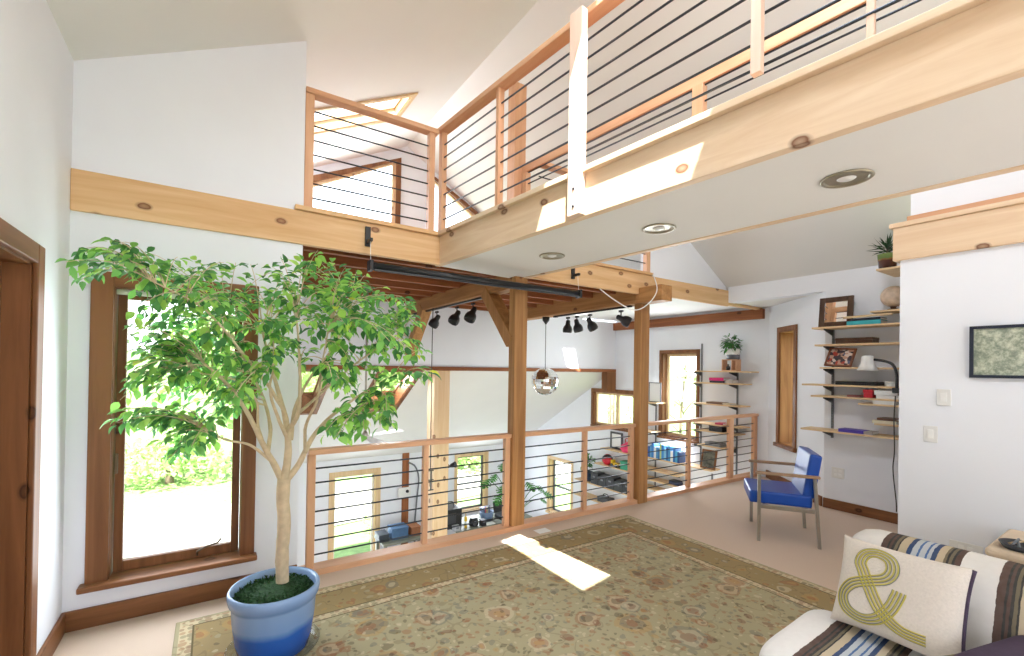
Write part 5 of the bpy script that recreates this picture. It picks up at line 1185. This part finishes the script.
for i in range(5):
    ya = 6.78 - i * .215
    if ya - .2 < 5.71: break
    t = thing('storage_crate', ['black crate next to the dark blue plant pot', 'second black crate from the dark blue pot', 'third black crate from the dark blue pot', 'fourth black crate from the dark blue pot', 'black crate on the far shelf closest to the pillar'][i], 'crate', (6.56, ya - .1, zk), group='black crates on the far shelf'); h = .20 - .02 * (i % 2)
    b_ = MB(); b_.box(6.44, ya - .20, zk + .001, 6.68, ya, zk + .012); b_.box(6.44, ya - .20, zk + .012, 6.45, ya, zk + h); b_.box(6.67, ya - .20, zk + .012, 6.68, ya, zk + h); b_.box(6.45, ya - .20, zk + .012, 6.67, ya - .19, zk + h); b_.box(6.45, ya - .01, zk + .012, 6.67, ya, zk + h); b_.build('body', 'black', t)
    MB().box(6.432, ya - .13, zk + h - .07, 6.4395, ya - .07, zk + h - .04).build('handle', 'grey', t); MB().box(6.455, ya - .185, zk + .013, 6.665, ya - .015, zk + h + .03).build('contents', 'dkgrey', t, .02)
q = zat(604, 494); sh_ = thing('toolbox', 'small dark toolbox on the far shelf below the crates', 'toolbox', (6.55, q.y, zl1)); MB().box(6.46, q.y - .2, zl1 + .001, 6.64, q.y + .1, zl1 + .10).build('body', 'dkgrey', sh_, .006); MB().tube(cr3([V((6.55, q.y - .12, zl1 + .10)), V((6.55, q.y - .1, zl1 + .15)), V((6.55, q.y, zl1 + .15)), V((6.55, q.y + .02, zl1 + .10))]), .008, 8).build('handle', 'black', sh_)

# ================================================================== WORKSHOP FLOOR
def table(name, label, x0, x1, y0, y1, ztop, mat):
    t = thing(name, label, 'table', ((x0 + x1) / 2, (y0 + y1) / 2, ZG)); MB().box(x0, y0, ztop - .04, x1, y1, ztop).build('tabletop', mat, t, .005)
    for x in (x0 + .06, x1 - .06):
        for y in (y0 + .06, y1 - .06): MB().box(x - .03, y - .03, ZG, x + .03, y + .03, ztop - .04).build('leg', mat, t)
    MB().box(x0 + .08, (y0 + y1) / 2 - .02, ZG + .25, x1 - .08, (y0 + y1) / 2 + .02, ZG + .31).build('stretcher', mat, t); return t
ZT_ = -1.93
table('workbench', 'long workbench under the far sash window cluttered with black machines', 4.35, 6.3, 8.55, 9.35, ZT_, M.setdefault('benchtop', flat('grey green bench top', srgb(120, 124, 112), .6, 0, .12, 8)))
table('workbench', 'low bench by the glazed workshop door holding blue and grey boxes', 2.9, 3.95, 8.9, 9.55, ZT_ - .1, 'benchtop')
T = lambda px, py, y=8.95: at(px, py, 'y', y)
q = T(450, 497); mc = thing('black_machine', 'boxy black machine on the workbench beside the pine pillar', 'machine', (q.x, 8.95, ZT_)); MB().box(q.x - .22, 8.75, ZT_ + .001, q.x + .20, 9.15, ZT_ + .42).build('body', 'black', mc, .02); MB().box(q.x - .18, 8.742, ZT_ + .12, q.x + .05, 8.7495, ZT_ + .34).build('panel', 'dkgrey', mc); MB().tube(cr3([V((q.x - .15, 8.95, ZT_ + .42)), V((q.x - .1, 8.95, ZT_ + .52)), V((q.x + .06, 8.95, ZT_ + .52)), V((q.x + .1, 8.95, ZT_ + .42))]), .012, 8).build('carry_handle', 'black', mc)
q = T(464, 495, 8.8); yw = thing('caulking_tube', 'yellow and white upright tube on the workbench', 'tube', (q.x, 8.72, ZT_)); MB().lathe([(.03, .001), (.032, .01), (.032, .22), (.01, .24), (.006, .31), (.0005, .31)], (q.x, 8.70, ZT_), 16).build('body', 'yellow', yw); MB().lathe([(.0325, 0), (.0335, .0), (.0335, .08), (.0325, .08)], (q.x, 8.70, ZT_ + .06), 16, cap=False).build('label', 'white', yw)
q = T(470, 508, 8.75); sp_ = thing('speaker', 'round black speaker on the workbench', 'speaker', (q.x, 8.75, ZT_)); MB().lathe([(.08, .001), (.10, .02), (.105, .09), (.08, .16), (.0005, .17)], (q.x + .08, 8.72, ZT_), 22).build('body', 'black', sp_); MB().lathe([(.04, .0), (.05, .004), (.0005, .012)], (q.x + .055, 8.615, ZT_ + .08), 18, axis=(0, -1, .1)).build('cone', 'grey', sp_)
q = T(487, 500, 8.9); dc = thing('blue_bin', 'blue grey plastic bin of tools on the workbench', 'bin', (q.x, 8.9, ZT_)); M['bluegrey'] = flat('blue grey plastic', srgb(110, 134, 168), .5, 0, .1); b_ = MB(); b_.lathe([(.12, .001), (.15, .2), (.16, .2), (.13, .02), (.0005, .02)], (q.x, 8.9, ZT_), 22); b_.build('body', 'bluegrey', dc)
for i in range(5): MB().tube([(q.x - .07 + .035 * i, 8.88, ZT_ + .03), (q.x - .10 + .05 * i, 8.86 + .02 * i, ZT_ + .30)], .01, 6).build('tool', ['black', 'red', 'yellow', 'grey', 'black'][i], dc)
q = T(506, 505, 8.8); kt = thing('dark_case', 'dark open tool case on the workbench near the leafy plant', 'case', (q.x, 8.8, ZT_)); MB().box(q.x - .2, 8.62, ZT_ + .001, q.x + .22, 8.98, ZT_ + .09).build('body', 'dkgrey', kt, .01); MB().obox(V((q.x, 9.03, ZT_ + .20)), (1, 0, 0), (0, .25, 1), (0, 1, -.25), .2, .12, .012).build('lid', 'black', kt, .005)
q = T(493, 518, 8.6); wp = thing('paper_pad', 'white paper pad at the front of the workbench', 'paper', (q.x, 8.66, ZT_)); MB().box(q.x - .17, 8.57, ZT_ + .001, q.x + .05, 8.72, ZT_ + .015).build('pad', 'white', wp); MB().box(q.x - .17, 8.715, ZT_ + .0152, q.x + .05, 8.722, ZT_ + .022).build('binding', 'grey', wp)
q = T(448, 525, 8.3); bb = thing('blue_tarp_bag', 'bright blue bag slumped in front of the workbench by the pine pillar', 'bag', (q.x, 8.28, ZG)); M['tarp'] = flat('blue tarp', srgb(36, 120, 214), .5, 0, .1, 9)
mb = MB(); mb.lathe([(.1, .002), (.30, .02), (.34, .3), (.30, .55), (.20, .68), (.08, .74), (.0005, .74)], (q.x, 8.2, ZG), 24)
for i, v in enumerate(mb.v): mb.v[i] = v + V((noise.noise(v * 4) * .05, noise.noise(v * 4 + V((5, 0, 0))) * .05, 0))
mb.build('body', 'tarp', bb); MB().tube(cr3([V((q.x - .08, 8.2, ZG + .70)), V((q.x - .05, 8.2, ZG + .84)), V((q.x + .05, 8.2, ZG + .84)), V((q.x + .08, 8.2, ZG + .70))]), .012, 8).build('strap', 'navy', bb)
for px, w_, d_, h, c, lb in ((482.5, .11, .14, .10, '40,42,48', 'small dark power tool case beside the round speaker'), (497, .20, .16, .16, '70,84,110', 'slate blue case between the blue bin and the dark open case'), (456, .14, .12, .08, '180,182,186', 'pale grey tin in front of the black machine')):
    q = T(px, 512, 8.66); t = thing('tool_case', lb, 'case', (q.x, 9.2 if px == 497 else 8.64, ZT_), group='cases on the workbench'); M.setdefault(c, flat('case ' + c, srgb(*[int(v) for v in c.split(',')]), .5, 0, .1)); yy = 9.2 if px == 497 else 8.64
    MB().box(q.x - w_ / 2, yy - d_ / 2, ZT_ + .001, q.x + w_ / 2, yy + d_ / 2, ZT_ + h).build('body', c, t, .008); MB().box(q.x - w_ / 2 - .004, yy - d_ / 2 - .004, ZT_ + h + .0005, q.x + w_ / 2 + .004, yy + d_ / 2 + .004, ZT_ + h + .03).build('lid', c, t, .006); MB().box(q.x - .03, yy - d_ / 2 - .012, ZT_ + h - .02, q.x + .03, yy - d_ / 2 - .0045, ZT_ + h + .01).build('latch', 'grey', t)
# boxes on the low bench
zb2 = ZT_ - .1
for px, w_, h, c, lb in ((398, .34, .20, '70,104,140', 'blue grey box on the low bench by the glazed door'), (413.5, .20, .16, '150,96,60', 'brown box beside the blue grey box on the low bench'), (382, .20, .12, '52,60,70', 'dark tray at the glazed door end of the low bench')):
    q = at(px, 525, 'y', 9.2); t = thing('storage_box', lb, 'box', (q.x, 9.2, zb2)); M.setdefault(c, flat('box ' + c, srgb(*[int(v) for v in c.split(',')]), .6, 0, .1)); MB().box(q.x - w_ / 2, 9.05, zb2 + .001, q.x + w_ / 2, 9.35, zb2 + h).build('body', c, t, .006); MB().box(q.x - w_ / 2 - .008, 9.042, zb2 + h + .001, q.x + w_ / 2 + .008, 9.358, zb2 + h + .03).build('lid', c, t, .005)
# leafy split-leaf plant on a stand behind the timber pillar
q = at(514, 500, 'y', 8.2); cx_ = q.x
mp_ = thing('potted_plant', 'large split leaf plant on a dark stand behind the timber pillar', 'potted plant', (cx_, 8.15, ZG))
MB().lathe([(.15, .0), (.17, .02), (.20, .30), (.21, .32), (.19, .32), (.17, .26), (.0005, .26)], (cx_, 8.15, ZG + .72), 26).build('pot', 'terracotta' if 'terracotta' in M else M.setdefault('terracotta', flat('dark terracotta', srgb(104, 66, 50), .7, 0, .1)), mp_)
MB().box(cx_ - .22, 7.93, ZG + .68, cx_ + .22, 8.37, ZG + .72).build('stand_top', 'black', mp_)
for dx in (-.2, .2):
    for dy in (-.2, .2): MB().box(cx_ + dx - .015, 8.15 + dy - .015, ZG, cx_ + dx + .015, 8.15 + dy + .015, ZG + .68).build('stand_leg', 'black', mp_)
def split_leaf(mb, p, d, up, L_):
    d = d.normalized(); s = d.cross(up).normalized(); n = s.cross(d); k = 9; pts = []
    for i in range(k + 1):
        t = i / k; w = .46 * math.sin(math.pi * min(1, t * .92 + .08)) ** .7
        pts.append((t, w))
    for sg in (-1, 1):
        for i in range(k):
            t0, w0 = pts[i]; t1, w1 = pts[i + 1]; a = p + d * (t0 * L_) - n * (.12 * L_ * t0 * t0); b = p + d * (t1 * L_ * .985) - n * (.12 * L_ * t1 * t1)
            g = .62 if i % 2 else 1; sh = d * (.10 * L_)
            mb.add([a, a + s * (sg * w0 * L_ * g) + sh - n * (.05 * L_), b + s * (sg * w1 * L_ * g) + sh - n * (.05 * L_), b], [(0, 1, 2, 3)])
mb = MB(); sm = MB()
for px, py, sz in ((503, 463, .22), (489, 479, .26), (496, 474, .2), (503, 485, .28), (510, 490, .3), (500, 494, .26), (518, 480, .26), (536, 486, .22), (543, 492, .26), (540, 499, .22), (527, 482, .25), (508, 478, .22), (514, 497, .26)):
    e = at(px, py, 'y', 8.15 + random.uniform(-.3, .3)); b0 = V((cx_, 8.15, ZG + 1.0)); m_ = b0.lerp(e, .55) + V((0, 0, .10)); sm.tube(cr3([b0, m_, e], 5), .008, 5)
    dd = V((e.x - cx_, (e.y - 8.15) - .35, -.35)); split_leaf(mb, e, dd, V((-.2, -.5, 1)), sz)
mb.build('leaves', 'houseleaf', mp_, fixn=False); sm.build('stems', 'houseleaf', mp_, fixn=False)
# things on the far wall: brown board, ivory device, hanging hose, slim dark rack on the pillar
struct('trim_far_board', MB().box(3.57, YF - .03, -2.66, 3.72, YF, -.25), 'deck_z')
dv = thing('wall_heater_control', 'ivory control box with a black dial on the brown wall board', 'control box', (3.60, YF - .08, -1.25)); MB().box(3.46, YF - .10, -1.40, 3.74, YF - .032, -1.16).build('box', 'offwhite', dv, .01); MB().lathe([(.035, 0), (.03, .03), (.0005, .03)], (3.66, YF - .10, -1.24), 18, axis=(0, -1, 0)).build('dial', 'black', dv)
pts = [V((3.70, YF - .04, -.62)), V((3.85, YF - .06, -.72)), V((3.94, YF - .06, -1.0)), V((3.90, YF - .06, -1.5)), V((3.86, YF - .06, -2.1)), V((3.88, YF - .06, -2.6))]
tag(MB().tube(cr3(pts), .018, 8).build('hose', 'grey', None), 'grey hose curving down the far wall beside the ivory control box', 'hose')
q = at(429, 480, 'y', YG - .06); rk = thing('wall_rack', 'slim dark metal rack on the face of the pine pillar', 'rack', (2.87, YG - .03, q.z))
za, zb_ = at(428, 490, 'y', YG).z, at(428, 470, 'y', YG).z
for x in (2.73, 2.80): MB().box(x - .008, YG - .05, za, x + .008, YG - .03, zb_).build('upright', 'black', rk)
for z in (za, (za + zb_) / 2, zb_ - .01): MB().box(2.722, YG - .051, z, 2.84, YG - .0305, z + .012).build('crossbar', 'black', rk)
q = at(452, 467, 'y', YG - .05); cl = thing('clamp_lamp', 'small black clamp lamp on the edge of the pine pillar', 'lamp', (3.10, YG + .05, q.z)); MB().box(3.101, YG + .02, q.z - .03, 3.13, YG + .07, q.z + .03).build('clamp', 'black', cl, .003); MB().lathe([(.0005, -.03), (.03, -.03), (.04, .02), (.05, .05), (.045, .05), (.0005, .02)], (3.19, YG + .02, q.z + .01), 18, axis=(.6, -.7, .3)).build('shade', 'black', cl); MB().tube([(3.12, YG + .045, q.z), (3.18, YG + .03, q.z + .01)], .008, 6).build('arm', 'black', cl)
